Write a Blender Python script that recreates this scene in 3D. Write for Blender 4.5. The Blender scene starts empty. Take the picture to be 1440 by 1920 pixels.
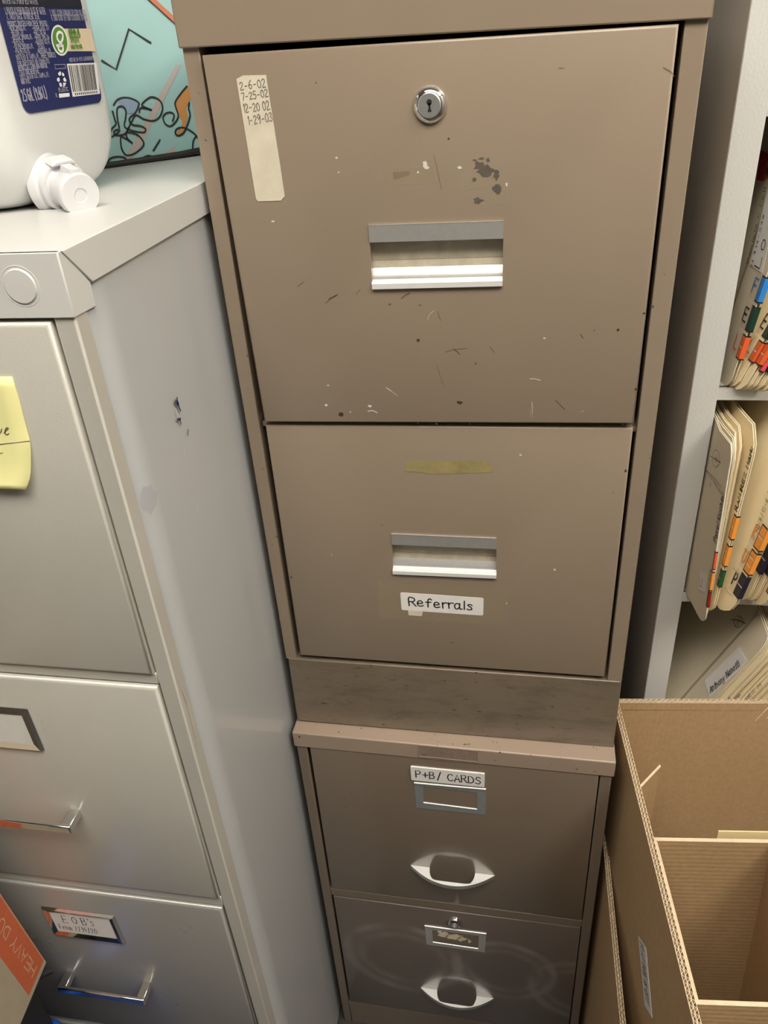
import bpy, bmesh, math, random
import numpy as np
from mathutils import Vector, Matrix
random.seed(7)
PI = math.pi
SC = bpy.context.scene
COL = SC.collection

# ------------------------------------------------------------------ camera numbers (surveyed from the photo)
CAM = np.array([0.07456909, -0.65700327, 0.62015912])
yaw, pitch, roll, FPX = -0.20242205, 0.55086009, -0.07321951, 1463.545


def basis():
    cy, sy, cp, sp, cr, sr = math.cos(yaw), math.sin(yaw), math.cos(pitch), math.sin(pitch), math.cos(roll), math.sin(roll)
    f = np.array([sy * cp, cy * cp, -sp]); r0 = np.array([cy, -sy, 0.0]); u0 = np.cross(r0, f)
    return cr * r0 + sr * u0, -sr * r0 + cr * u0, f


RV, UV, FV = basis()


def ray(u, v): return FV * FPX + RV * (u - 720) - UV * (v - 960)
def onP(u, v, P, n):
    r = ray(u, v); n = np.array(n, float); return Vector(CAM + r * (((np.array(P) - CAM) @ n) / (r @ n)))
def onY(u, v, y): return onP(u, v, (0, y, 0), (0, 1, 0))
def onX(u, v, x): return onP(u, v, (x, 0, 0), (1, 0, 0))
def onZ(u, v, z): return onP(u, v, (0, 0, z), (0, 0, 1))


# ------------------------------------------------------------------ materials
def srgb(r, g, b):
    f = lambda c: (c / 255) / 12.92 if c / 255 <= .04045 else ((c / 255 + .055) / 1.055) ** 2.4
    return (f(r), f(g), f(b), 1)


class NT:
    def __init__(s, name):
        s.m = bpy.data.materials.new(name); s.m.use_nodes = True
        s.t = s.m.node_tree; s.p = s.t.nodes['Principled BSDF']
    def n(s, kind, **kw):
        o = s.t.nodes.new(kind)
        for k, v in kw.items():
            if k in o.inputs: o.inputs[k].default_value = v
            else: setattr(o, k, v)
        return o
    def l(s, a, ao, b, bi): s.t.links.new(a.outputs[ao], b.inputs[bi])
    def coord(s, scale=(1, 1, 1), which='Object', rot=(0, 0, 0)):
        c = s.n('ShaderNodeTexCoord'); m = s.n('ShaderNodeMapping'); m.inputs['Scale'].default_value = scale
        m.inputs['Rotation'].default_value = rot
        s.l(c, which, m, 'Vector'); return m
    def mix(s, fac, a, b):
        x = s.n('ShaderNodeMix', data_type='RGBA')
        if isinstance(fac, tuple): s.l(fac[0], fac[1], x, 0)
        else: x.inputs[0].default_value = fac
        for i, c in ((6, a), (7, b)):
            if isinstance(c, tuple) and len(c) == 2: s.t.links.new(c[0].outputs[c[1]], x.inputs[i])
            else: x.inputs[i].default_value = c
        return (x, 2)


def ramp(nt, src, out, stops):
    r = nt.n('ShaderNodeValToRGB'); nt.l(src, out, r, 'Fac'); e = r.color_ramp.elements
    while len(e) < len(stops): e.new(.5)
    for i, (p, c) in enumerate(stops): e[i].position = p; e[i].color = c
    return r


def flat(name, col, rough=.6, metal=0.0, spec=.5, noise=0.0, nscale=60, coat=0.0, trans=0.0, alpha=1.0, sss=0.0):
    nt = NT(name); p = nt.p
    p.inputs['Base Color'].default_value = col; p.inputs['Roughness'].default_value = rough
    p.inputs['Metallic'].default_value = metal; p.inputs['Specular IOR Level'].default_value = spec
    p.inputs['Coat Weight'].default_value = coat; p.inputs['Transmission Weight'].default_value = trans
    p.inputs['Alpha'].default_value = alpha
    if sss:
        p.inputs['Subsurface Weight'].default_value = sss; p.inputs['Subsurface Radius'].default_value = (.02, .02, .02)
    if noise:
        c = nt.coord(); n = nt.n('ShaderNodeTexNoise', Scale=nscale, Detail=6.0, Roughness=.65); nt.l(c, 0, n, 'Vector')
        k = 1 - noise
        r = ramp(nt, n, 'Fac', [(.3, (col[0] * k, col[1] * k, col[2] * k, 1)), (.7, col)])
        nt.l(r, 'Color', p, 'Base Color')
    return nt.m


def paint(name, col, rough=.34, coat=.3, crough=.16, var=.06, speck=0.0, dust=None, grime=0.0, sparkle=0.0, bumpy=.02, speckcol=(.05, .035, .02, 1), spec=.5, wave=0.0):
    nt = NT(name); p = nt.p; c = nt.coord()
    n = nt.n('ShaderNodeTexNoise', Scale=7.0, Detail=5.0, Roughness=.6); nt.l(c, 0, n, 'Vector')
    lo = tuple(x * (1 - var) for x in col[:3]) + (1,); hi = tuple(min(1, x * (1 + var)) for x in col[:3]) + (1,)
    cur = (ramp(nt, n, 'Fac', [(.3, lo), (.7, hi)]), 'Color')
    if grime:
        g = nt.coord((5, 5, 26)); gn = nt.n('ShaderNodeTexNoise', Scale=2.6, Detail=8.0, Roughness=.72); nt.l(g, 0, gn, 'Vector')
        gr = ramp(nt, gn, 'Fac', [(.49, (0, 0, 0, 1)), (.74, (grime, grime, grime, 1))])
        cur = nt.mix((gr, 'Color'), cur, (.05, .036, .022, 1))
        g2 = nt.coord((20, 20, 60)); gn2 = nt.n('ShaderNodeTexNoise', Scale=3.5, Detail=6.0, Roughness=.7); nt.l(g2, 0, gn2, 'Vector')
        gr2 = ramp(nt, gn2, 'Fac', [(.62, (0, 0, 0, 1)), (.68, (1, 1, 1, 1))])
        cur = nt.mix((gr2, 'Color'), cur, (.035, .024, .015, 1))
    if speck:
        v = nt.n('ShaderNodeTexNoise', Scale=150.0, Detail=3.0, Roughness=.5); nt.l(c, 0, v, 'Vector')
        r = ramp(nt, v, 'Fac', [(1 - .26 * 1.0 - speck * .05, (0, 0, 0, 1)), (.78 - speck * .05, (1, 1, 1, 1))])
        cur = nt.mix((r, 'Color'), cur, speckcol)
    if dust:
        for (cx, cz, rad) in dust:
            cc = nt.n('ShaderNodeTexCoord'); m = nt.n('ShaderNodeMapping'); nt.l(cc, 'Object', m, 'Vector')
            m.inputs['Location'].default_value = (-cx, 0, -cz); m.inputs['Scale'].default_value = (1, 0, 1)
            nn = nt.n('ShaderNodeTexNoise', Scale=9.0, Detail=3.0); nt.l(m, 0, nn, 'Vector')
            ln = nt.n('ShaderNodeVectorMath', operation='LENGTH'); nt.l(m, 0, ln, 0)
            a = nt.n('ShaderNodeMath', operation='MULTIPLY_ADD'); nt.l(nn, 'Fac', a, 0); a.inputs[1].default_value = .02; nt.l(ln, 'Value', a, 2)
            b = nt.n('ShaderNodeMath', operation='DIVIDE'); nt.l(a, 0, b, 0); b.inputs[1].default_value = rad
            rr = ramp(nt, b, 0, [(.55, (0, 0, 0, 1)), (.66, (.5, .5, .5, 1)), (.74, (.06, .06, .06, 1)), (.86, (.85, .85, .85, 1)), (.95, (.0, .0, .0, 1))])
            n3 = nt.n('ShaderNodeTexNoise', Scale=16.0, Detail=2.0); nt.l(m, 0, n3, 'Vector')
            r3 = ramp(nt, n3, 'Fac', [(.36, (.1, .1, .1, 1)), (.66, (1, 1, 1, 1))])
            mm = nt.mix(1.0, (rr, 'Color'), (r3, 'Color')); mm[0].blend_type = 'MULTIPLY'
            cur = nt.mix(mm, cur, (.27, .24, .22, 1))
    nt.t.links.new(cur[0].outputs[cur[1]], p.inputs['Base Color'])
    p.inputs['Roughness'].default_value = rough; p.inputs['Specular IOR Level'].default_value = spec
    p.inputs['Coat Weight'].default_value = coat; p.inputs['Coat Roughness'].default_value = crough
    b = nt.n('ShaderNodeBump', Strength=bumpy * 10, Distance=.0004)
    bn = nt.n('ShaderNodeTexNoise', Scale=420.0 if not sparkle else 700.0, Detail=2.0); nt.l(c, 0, bn, 'Vector'); nt.l(bn, 'Fac', b, 'Height')
    if wave:
        b2 = nt.n('ShaderNodeBump', Strength=1.0, Distance=wave); bw = nt.n('ShaderNodeTexNoise', Scale=3.2, Detail=1.0)
        nt.l(c, 0, bw, 'Vector'); nt.l(bw, 'Fac', b2, 'Height'); nt.l(b2, 'Normal', b, 'Normal')
    nt.l(b, 'Normal', p, 'Normal')
    if sparkle:
        rn = nt.n('ShaderNodeTexNoise', Scale=5.0, Detail=6.0, Roughness=.75); nt.l(c, 0, rn, 'Vector')
        rr = ramp(nt, rn, 'Fac', [(.3, (rough - .08,) * 3 + (1,)), (.7, (rough + .1,) * 3 + (1,))]); nt.l(rr, 'Color', p, 'Roughness')
        p.inputs['Metallic'].default_value = sparkle
    return nt.m


def cardboard(name, col, lines=(0, 0, 1), pitch=.006, rough=.85):
    nt = NT(name); p = nt.p; c = nt.coord()
    n = nt.n('ShaderNodeTexNoise', Scale=160.0, Detail=6.0, Roughness=.7); nt.l(c, 0, n, 'Vector')
    n2 = nt.n('ShaderNodeTexNoise', Scale=5.0, Detail=3.0); nt.l(c, 0, n2, 'Vector')
    k = .84; r = ramp(nt, n, 'Fac', [(.3, (col[0] * k, col[1] * k, col[2] * k, 1)), (.65, col)])
    r2 = ramp(nt, n2, 'Fac', [(.3, (.92, .92, .92, 1)), (.7, (1.0, 1.0, 1.0, 1))])
    x = nt.mix(1.0, (r, 'Color'), (r2, 'Color')); x[0].blend_type = 'MULTIPLY'
    nt.t.links.new(x[0].outputs[2], p.inputs['Base Color'])
    w = nt.n('ShaderNodeTexWave', wave_type='BANDS', bands_direction='Z' if lines[2] else 'X', Scale=1 / pitch / 3.2, Distortion=1.0)
    nt.l(c, 0, w, 'Vector')
    b = nt.n('ShaderNodeBump', Strength=.22, Distance=.0006); nt.l(w, 'Fac', b, 'Height')
    b2 = nt.n('ShaderNodeBump', Strength=.25, Distance=.0004); nt.l(n, 'Fac', b2, 'Height'); nt.l(b, 'Normal', b2, 'Normal')
    nt.l(b2, 'Normal', p, 'Normal')
    p.inputs['Roughness'].default_value = rough; p.inputs['Specular IOR Level'].default_value = .25
    return nt.m


TAN = (.264, .206, .150, 1)
M = {}
M['tan'] = paint('tan_enamel', TAN, .36, .35, .2, .03, speck=.0, bumpy=.012)
M['tan_rail'] = paint('tan_enamel_worn', TAN, .3, .4, .18, .05, speck=.8, bumpy=.012)
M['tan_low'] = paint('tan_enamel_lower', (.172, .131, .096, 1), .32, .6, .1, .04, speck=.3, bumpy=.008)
M['tan_cap'] = paint('tan_enamel_cap', (.33, .25, .19, 1), .34, .4, .18, .05, speck=.9, bumpy=.012)
M['tan_plate'] = paint('tan_enamel_plate', (.255, .19, .142, 1), .34, .4, .18, .04, bumpy=.01)
M['kick'] = paint('scuffed_tan_base', (.185, .145, .102, 1), .3, .5, .2, .12, grime=.6, bumpy=.012)
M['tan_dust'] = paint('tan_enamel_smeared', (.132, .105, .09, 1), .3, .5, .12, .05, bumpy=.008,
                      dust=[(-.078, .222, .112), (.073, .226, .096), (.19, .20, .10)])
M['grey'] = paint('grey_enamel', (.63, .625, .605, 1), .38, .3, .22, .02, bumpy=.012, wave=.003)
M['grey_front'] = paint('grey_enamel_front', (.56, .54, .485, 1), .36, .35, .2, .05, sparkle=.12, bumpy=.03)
M['grey_front_shaded'] = paint('grey_enamel_front_shaded', (.36, .35, .33, 1), .3, .4, .14, .04, sparkle=.25, bumpy=.02)  # front enamel darkened; dimmer light on the lower drawers put into its colour
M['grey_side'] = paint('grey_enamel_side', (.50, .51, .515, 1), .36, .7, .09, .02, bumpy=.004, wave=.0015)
M['shelf'] = paint('shelf_grey_enamel', (.60, .595, .57, 1), .5, .1, .4, .02, bumpy=.08)
M['shelf_side'] = paint('shelf_side_lifted_enamel', (.74, .70, .64, 1), .4, .2, .3, .03, bumpy=.02)  # paler than the shelf front, to brighten a side lost in shade
M['chrome'] = flat('polished_chrome', (.80, .80, .80, 1), .09, 1.0)
M['steel'] = flat('satin_steel', (.72, .72, .71, 1), .34, .85, noise=.15, nscale=90)
M['zinc'] = flat('grey_zinc_holder', (.42, .45, .45, 1), .38, .6, noise=.15, nscale=120)
M['alu'] = flat('brushed_aluminium', (.78, .765, .74, 1), .34, .75, noise=.08, nscale=200)
M['alu_dirty'] = flat('soiled_aluminium', (.62, .55, .42, 1), .5, .3, noise=.3, nscale=70)
M['alu_bright'] = flat('bright_handle_aluminium', (.92, .92, .90, 1), .4, .35, noise=.05, nscale=150)
M['black'] = flat('black_gap', (.01, .01, .01, 1), .6)
M['ink'] = flat('black_marker_ink', (.012, .012, .014, 1), .5)
M['pencil'] = flat('faded_pencil', (.16, .15, .125, 1), .7)
M['paper'] = flat('white_label_paper', (.78, .76, .73, 1), .55, noise=.08, nscale=70)
M['paper_old'] = flat('aged_label_paper', (.66, .60, .47, 1), .75, noise=.14, nscale=55)
M['masking'] = flat('old_masking_tape', (.36, .29, .13, 1), .45, noise=.3, nscale=80)
M['cleartape'] = flat('clear_tape', (.5, .42, .32, 1), .15, alpha=.16)
M['residue'] = flat('tape_residue', (.42, .34, .23, 1), .4, alpha=.35)
M['chip'] = flat('bare_chip_grey', (.125, .105, .085, 1), .45, noise=.3, nscale=200)
M['rust'] = flat('rust_spot', (.045, .026, .012, 1), .7)
M['white_mark'] = flat('white_scuff', (.62, .58, .52, 1), .6)
M['scratch'] = flat('fine_dark_scratch', (.13, .095, .06, 1), .6)
M['bluemark'] = flat('blue_pen_mark', (.05, .06, .17, 1), .6)
M['bluesmear'] = flat('blue_smear', (.30, .31, .42, 1), .5, alpha=.14)
M['sticky'] = flat('yellow_sticky_paper', (.90, .86, .40, 1), .75, noise=.04, nscale=20)
M['cb'] = cardboard('kraft_cardboard', (.52, .345, .185, 1), (1, 0, 0))
M['cb_in'] = cardboard('kraft_cardboard_inner', (.50, .335, .175, 1), (0, 0, 1), .007)
M['cb_edge'] = flat('cut_cardboard_edge', (.80, .64, .44, 1), .85, noise=.2, nscale=160)
M['manila'] = flat('manila_folder', (.94, .80, .53, 1), .62, noise=.05, nscale=25)
M['manila2'] = flat('pale_manila_folder', (.72, .63, .47, 1), .6, noise=.06, nscale=25)
M['manila_edge'] = flat('manila_cut_edge', (.92, .85, .66, 1), .7, noise=.12, nscale=100)
M['sheets'] = flat('paper_sheets', (.80, .76, .66, 1), .75, noise=.15, nscale=140)
M['plastic_sheet'] = flat('clear_plastic_sleeve', (.7, .66, .55, 1), .08, spec=.8, alpha=.45)
for k, c in dict(t_blue=(.035, .23, .62, 1), t_green=(.012, .045, .03, 1), t_red=(.75, .13, .035, 1), t_orange=(.88, .33, .05, 1),
                 t_navy=(.018, .016, .035, 1), t_pink=(.75, .09, .10, 1), t_dred=(.30, .015, .012, 1), t_green2=(.02, .10, .03, 1)).items():
    M[k] = flat('tab_' + k[2:], c, .35)
M['t_white'] = flat('tab_white', (.74, .70, .64, 1), .35)
M['t_clear'] = flat('tab_clear_film', (.80, .72, .58, 1), .25, alpha=.35)
M['hdpe'] = flat('milky_plastic', (.68, .69, .68, 1), .32, sss=.25, coat=.1)
M['spigot'] = flat('white_spigot_plastic', (.66, .66, .68, 1), .28, sss=.3, coat=.2)
M['navy'] = flat('navy_label', (.022, .028, .11, 1), .35)
M['navy_dk'] = flat('dark_label_band', (.02, .022, .035, 1), .35)
M['lbl_txt'] = flat('label_white_print', (.36, .36, .45, 1), .4)
M['lbl_white'] = flat('label_white', (.80, .80, .79, 1), .4)
M['lbl_green'] = flat('label_green', (.10, .27, .045, 1), .4)
M['lbl_cream'] = flat('label_cream', (.72, .60, .42, 1), .4)
M['bag_edge'] = flat('black_bag_binding', (.015, .015, .014, 1), .6)
M['bag_pink'] = flat('bag_mauve_stripe', (.47, .40, .37, 1), .7)
M['bag_lilac'] = flat('bag_lilac_patch', (.27, .36, .50, 1), .7)
M['bag_orange'] = flat('bag_orange_patch', (.52, .25, .075, 1), .7)
M['bag_rim'] = flat('bag_orange_band', (.55, .18, .09, 1), .6)
M['orange_box'] = flat('orange_print', (.55, .12, .045, 1), .6, noise=.08, nscale=60)
M['beige_box'] = flat('beige_box_board', (.42, .35, .25, 1), .7, noise=.1, nscale=50)
M['box_txt'] = flat('box_pale_print', (.62, .42, .28, 1), .6)
M['blue_bin'] = flat('blue_bin_plastic', (.015, .085, .45, 1), .3, coat=.2)
M['wall'] = flat('wall_paint', (.34, .32, .285, 1), .8, noise=.04, nscale=8)
M['wall_dim'] = flat('front_wall_darkened', (.07, .065, .058, 1), .8, noise=.04, nscale=8)  # unseen wall behind the camera, near-black to keep the lower parts dark
M['floor'] = flat('floor_darkened', (.05, .047, .042, 1), .5, noise=.2, nscale=12)  # unseen floor, darkened to cut the bounce from below
M['ceil'] = flat('ceiling_tile', (.62, .60, .56, 1), .9, noise=.05, nscale=40)
M['yellow_paper'] = flat('cream_card', (.78, .66, .36, 1), .7)


def bag_mat():
    nt = NT('teal_woven_bag'); p = nt.p; c = nt.coord()
    w1 = nt.n('ShaderNodeTexChecker', Scale=420.0); nt.l(c, 0, w1, 'Vector')
    n = nt.n('ShaderNodeTexNoise', Scale=9.0, Detail=3.0); nt.l(c, 0, n, 'Vector')
    r = ramp(nt, n, 'Fac', [(.3, (.29, .50, .50, 1)), (.7, (.36, .57, .57, 1))])
    nt.l(r, 'Color', p, 'Base Color')
    b = nt.n('ShaderNodeBump', Strength=.35, Distance=.0005); nt.l(w1, 'Fac', b, 'Height')
    b2 = nt.n('ShaderNodeBump', Strength=.5, Distance=.006); nt.l(n, 'Fac', b2, 'Height'); nt.l(b2, 'Normal', b, 'Normal')
    nt.l(b, 'Normal', p, 'Normal'); p.inputs['Roughness'].default_value = .38
    return nt.m


M['teal'] = bag_mat()

# ------------------------------------------------------------------ object helpers
ORG = {}


def tag(o, label=None, cat=None, group=None, kind=None):
    if label: o['label'] = label
    if cat: o['category'] = cat
    if group: o['group'] = group
    if kind: o['kind'] = kind
    return o


def thing(name, loc, label, cat, group=None, rz=0.0):
    o = bpy.data.objects.new(name, None); COL.objects.link(o); o.location = loc; o.rotation_euler = (0, 0, rz)
    o.empty_display_size = .05
    tag(o, label, cat, group); ORG[o.name] = Matrix.Translation(loc) @ Matrix.Rotation(rz, 4, 'Z'); return o


class MB:
    def __init__(s): s.v = []; s.f = []; s.m = []
    def add(s, vs, fs, m=0):
        b = len(s.v); s.v += [Vector(v) for v in vs]
        for f in fs: s.f.append([b + i for i in f]); s.m.append(m)
        return s
    def hexa(s, A, B, m=0):
        """A, B: matching rings of n points -> closed prism"""
        n = len(A)
        s.add(list(A) + list(B), [list(range(n))[::-1], list(range(n, 2 * n))] + [[i, (i + 1) % n, n + (i + 1) % n, n + i] for i in range(n)], m)
        return s
    def box(s, x0, x1, y0, y1, z0, z1, m=0):
        A = [(x0, y0, z0), (x1, y0, z0), (x1, y1, z0), (x0, y1, z0)]; B = [(x, y, z1) for x, y, _ in A]
        return s.hexa(A, B, m)
    def prism(s, P, d, m=0):
        P = [Vector(p) for p in P]; d = Vector(d); return s.hexa(P, [p + d for p in P], m)
    def profile(s, pts, x0, x1, m=0, loc=None):
        """closed (y,z) outline swept along x"""
        return s.hexa([(x0, y, z) for y, z in pts], [(x1, y, z) for y, z in pts], m)
    def tube(s, path, r, n=8, m=0, closed=False, cap=True):
        P = [Vector(p) for p in path]; N = len(P); rings = []
        up = None
        for i, p in enumerate(P):
            t = (P[(i + 1) % N] - P[i - 1]) if closed else (P[min(i + 1, N - 1)] - P[max(i - 1, 0)])
            t.normalize()
            if up is None: up = t.orthogonal().normalized()
            up = (up - t * up.dot(t)).normalized(); q = t.cross(up)
            rr = r[i] if isinstance(r, (list, tuple)) else r
            rings.append([p + (up * math.cos(2 * PI * k / n) + q * math.sin(2 * PI * k / n)) * rr for k in range(n)])
        b = len(s.v); s.v += [v for g in rings for v in g]
        for i in range(N if closed else N - 1):
            j = (i + 1) % N
            for k in range(n):
                s.f.append([b + i * n + k, b + i * n + (k + 1) % n, b + j * n + (k + 1) % n, b + j * n + k]); s.m.append(m)
        if cap and not closed:
            s.f.append([b + k for k in range(n)][::-1]); s.m.append(m)
            s.f.append([b + (N - 1) * n + k for k in range(n)]); s.m.append(m)
        return s
    def lathe(s, c, axis, prof, n=32, m=0):
        """prof: (radius, distance along axis)"""
        c = Vector(c); a = Vector(axis).normalized(); u = a.orthogonal().normalized(); w = a.cross(u); b = len(s.v)
        for r, h in prof:
            for k in range(n):
                t = 2 * PI * k / n; s.v.append(c + a * h + (u * math.cos(t) + w * math.sin(t)) * max(r, 1e-5))
        for i in range(len(prof) - 1):
            for k in range(n):
                s.f.append([b + i * n + k, b + i * n + (k + 1) % n, b + (i + 1) * n + (k + 1) % n, b + (i + 1) * n + k]); s.m.append(m)
        return s
    def strip(s, path, w, n, m=0, lift=0.0):
        """flat pen stroke along path lying in the plane with normal n"""
        P = [Vector(p) for p in path]; n = Vector(n).normalized()
        L = []; R_ = []
        for i, p in enumerate(P):
            t = P[min(i + 1, len(P) - 1)] - P[max(i - 1, 0)]
            if t.length < 1e-9: t = Vector((1, 0, 0))
            t.normalize(); q = n.cross(t).normalized()
            e = t * (w * .5) * (-1 if i == 0 else (1 if i == len(P) - 1 else 0))
            ww = w[i] if isinstance(w, list) else w
            L.append(p + e + q * ww * .5 + n * lift); R_.append(p + e - q * ww * .5 + n * lift)
        b = len(s.v); s.v += L + R_; N = len(P)
        for i in range(N - 1): s.f.append([b + i, b + N + i, b + N + i + 1, b + i + 1]); s.m.append(m)
        return s
    def build(s, name, mats, parent=None, bevel=0, seg=2, smooth=True, ang=35, local=False, recalc=True):
        me = bpy.data.meshes.new(name)
        vs = s.v
        if parent is not None:
            root = parent
            while root.parent is not None: root = root.parent
            if not local:
                inv = ORG[root.name].inverted(); vs = [inv @ v for v in vs]
        me.from_pydata([tuple(v) for v in vs], [], s.f)
        for mm in (mats if isinstance(mats, (list, tuple)) else [mats]): me.materials.append(M[mm])
        for i, p in enumerate(me.polygons): p.material_index = s.m[i]
        if recalc:
            bm = bmesh.new(); bm.from_mesh(me); bmesh.ops.recalc_face_normals(bm, faces=bm.faces); bm.to_mesh(me); bm.free()
        if smooth:
            for p in me.polygons: p.use_smooth = True
            me.set_sharp_from_angle(angle=math.radians(ang))
        o = bpy.data.objects.new(name, me); COL.objects.link(o)
        if parent is not None: o.parent = parent
        if bevel:
            b = o.modifiers.new('Bevel', 'BEVEL'); b.width = bevel; b.segments = seg; b.limit_method = 'ANGLE'; b.angle_limit = math.radians(40)
            b.harden_normals = False
        return o


def arc(c, r, a0, a1, n, fx=None):
    return [fx(c[0] + r * math.cos(a0 + (a1 - a0) * i / n), c[1] + r * math.sin(a0 + (a1 - a0) * i / n)) for i in range(n + 1)]


# ------------------------------------------------------------------ stroke lettering (4 wide x 6 high)
G = {
 'A': '0,0 2,6 4,0;.8,2.2 3.3,2.2', 'B': '0,0 0,6 2.6,5.8 3.2,4.8 2.4,3.4 .2,3.2;2.4,3.2 3.6,2.2 3.2,.5 0,0', 'C': '3.8,5 2.6,6 .8,5.4 0,3 .8,.6 2.6,0 4,1',
 'D': '0,0 0,6 2.4,5.6 4,3.6 3.6,1.2 2,.1 0,0', 'E': '3.6,6 0,6 0,0 3.6,0;0,3.1 3,3.1', 'F': '3.6,6 0,6 0,0;0,3.1 3,3.1', 'G': '3.8,5 2.6,6 .8,5.4 0,3 .8,.6 2.6,0 4,1 4,2.8 2.4,2.8',
 'H': '0,0 0,6;4,0 4,6;0,3 4,3', 'I': '2,0 2,6', 'J': '3,6 3,1.2 2,0 .6,.4', 'K': '0,0 0,6;3.6,6 .2,2.6 3.8,0', 'L': '0,6 0,0 3.2,0', 'M': '0,0 .4,6 2,2 3.6,6 4,0',
 'N': '0,0 0,6 3.8,0 3.8,6', 'O': '2,6 .4,5 0,3 .5,.9 2,0 3.5,.9 4,3 3.5,5 2,6', 'P': '0,0 0,6 2.8,5.8 3.6,4.5 2.8,3.1 .1,2.9', 'Q': '2,6 .4,5 0,3 .5,.9 2,0 3.5,.9 4,3 3.5,5 2,6;2.6,1.4 4.2,-.4',
 'R': '0,0 0,6 2.8,5.8 3.4,4.6 2.6,3.2 .1,3;1.6,3 4,0', 'S': '3.7,5.1 2.4,6 .6,5.4 .6,3.8 3.2,2.6 3.8,1.2 2.6,0 .2,.6', 'T': '0,6 4,6;2,6 2,0', 'U': '0,6 0,1.4 1.2,0 2.8,0 3.8,1.4 3.8,6',
 'V': '0,6 2,0 4,6', 'W': '0,6 1,0 2,4 3,0 4,6', 'X': '0,6 4,0;4,6 0,0', 'Y': '0,6 2,3 4,6;2,3 2,0', 'Z': '0,6 4,6 0,0 4,0',
 'a': '3,3.6 1.4,4 .2,2.6 .4,.6 1.6,0 3,1.4;3.2,4 3,1 3.6,0 4.4,.3', 'c': '3,3.4 1.8,4 .3,3 .3,1 1.6,0 3.2,.7', 'e': '.2,2 3,2.3 2.6,3.7 1.2,4 .1,2.4 .5,.6 1.8,0 3.4,.6',
 'f': '3.6,5.4 2.6,6 1.6,5 1.4,0;.2,3.4 3.2,3.6', 'h': '0,0 0,6;0,2.6 1.6,4 2.8,3.2 3,0', 'i': '1,4 1,0;1,5.4 1.1,5.6', 'l': '1,6 .9,0', 'm': '0,0 .1,4;.1,2.8 1.2,4 1.9,2.8 2,0;2,2.8 3.2,4 3.9,2.8 4,0',
 'n': '0,0 .1,4;.1,2.8 1.6,4 2.8,3 3,0', 'o': '1.6,4 .2,3 .2,1 1.6,0 3,1 3,3 1.6,4', 'r': '.2,4 .4,0;.4,2.6 1.6,4 3,3.8', 's': '3,3.4 1.6,4 .6,3.2 2.6,1.6 2.6,.4 1,0 .2,.5', 't': '1.6,6 1.4,.4 2.6,0;.2,4 3,4.1',
 'u': '0,4 .1,1 1.2,0 2.8,1.2;3,4 3,0', 'v': '0,4 1.5,0 3,4', 'y': '0,4 1.5,.8;3.2,4 1,-2 .2,-2', 'x': '0,4 3,0;3,4 0,0', 'k': '0,0 0,6;2.8,4 .2,1.8 3,0', 'd': '3,6 3,0;3,3.2 1.4,4 .1,2.4 .5,.4 2,0 3,1.4', 'g': '3,4 3,-1.6 1.4,-2 .2,-1.4;3,3.2 1.4,4 .1,2.4 .5,.4 2,0 3,1.4', 'p': '0,4 0,-2;0,3.2 1.6,4 3,2.8 2.6,.6 1.2,0 0,1', 'b': '0,6 0,0;0,3 1.6,4 3,2.8 2.6,.6 1.2,0 0,1',
 '0': '2,6 .5,5 0,3 .5,1 2,0 3.4,1 3.8,3 3.3,5 2,6', '1': '1.4,4.8 2.2,6 2.1,0', '2': '.2,4.8 1.4,6 3.2,5.4 3.2,3.8 .2,0 3.8,.2', '3': '.3,5.2 1.8,6 3.4,5 1.6,3.4 3.6,2 2.6,.2 .2,.6', '4': '2.8,6 .2,2.4 3.8,2.4;2.9,4 2.8,0',
 '5': '3.6,6 .8,6 .6,3.4 2.8,3.6 3.6,1.8 2.4,.1 .3,.4', '6': '3,5.8 1,4.2 .2,1.8 1.4,0 3.2,.6 3.2,2.4 1.6,3 .4,2', '7': '.2,5.8 3.8,6 1.4,0', '8': '2,3.2 .6,4.6 2,6 3.4,4.6 2,3.2 .2,1.6 2,0 3.8,1.6 2,3.2', '9': '3.4,4.6 2,3 .5,4.2 1.6,6 3.3,5.4 3.2,2 2.4,0',
 '-': '.6,2.6 3,2.8', '+': '2,1 2,5;.2,3 3.8,3', '/': '.8,-.6 3.2,6.4', '|': '1.6,-.8 1.8,6.4', '.': '1,0 1.3,.3', ',': '1.2,.5 .8,-.9', "'": '1,6 1.1,4.8', '(': '2.4,6.4 1.2,4.8 1,3 1.3,1.2 2.4,-.4', ')': '1,6.4 2.2,4.8 2.4,3 2.1,1.2 1,-.4', ':': '1,3.6 1.2,3.8;1,.4 1.2,.6', ' ': '', '"': '.6,6 .6,4.8;1.6,6 1.6,4.8', '#': '1,0 1.6,6;2.6,0 3.2,6;.2,2 3.8,2.2;.3,4 3.9,4.2',
}
NARROW = {'I': 3, '1': 3.4, '.': 2, ',': 2, "'": 2, 'l': 2.4, 'i': 2.4, 't': 3.4, 'r': 3.6, '|': 3, ' ': 3.2, 'm': 4.8}


def smooth_path(P):
    if len(P) < 3: return P
    out = [P[0]]
    for i in range(len(P) - 1):
        p0 = P[max(i - 1, 0)]; p1 = P[i]; p2 = P[i + 1]; p3 = P[min(i + 2, len(P) - 1)]
        for t in (.25, .5, .75, 1):
            out.append(tuple(.5 * ((2 * b) + (-a + c) * t + (2 * a - 5 * b + 4 * c - d) * t * t + (-a + 3 * b - 3 * c + d) * t ** 3) for a, b, c, d in zip(p0, p1, p2, p3)))
    return out


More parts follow.
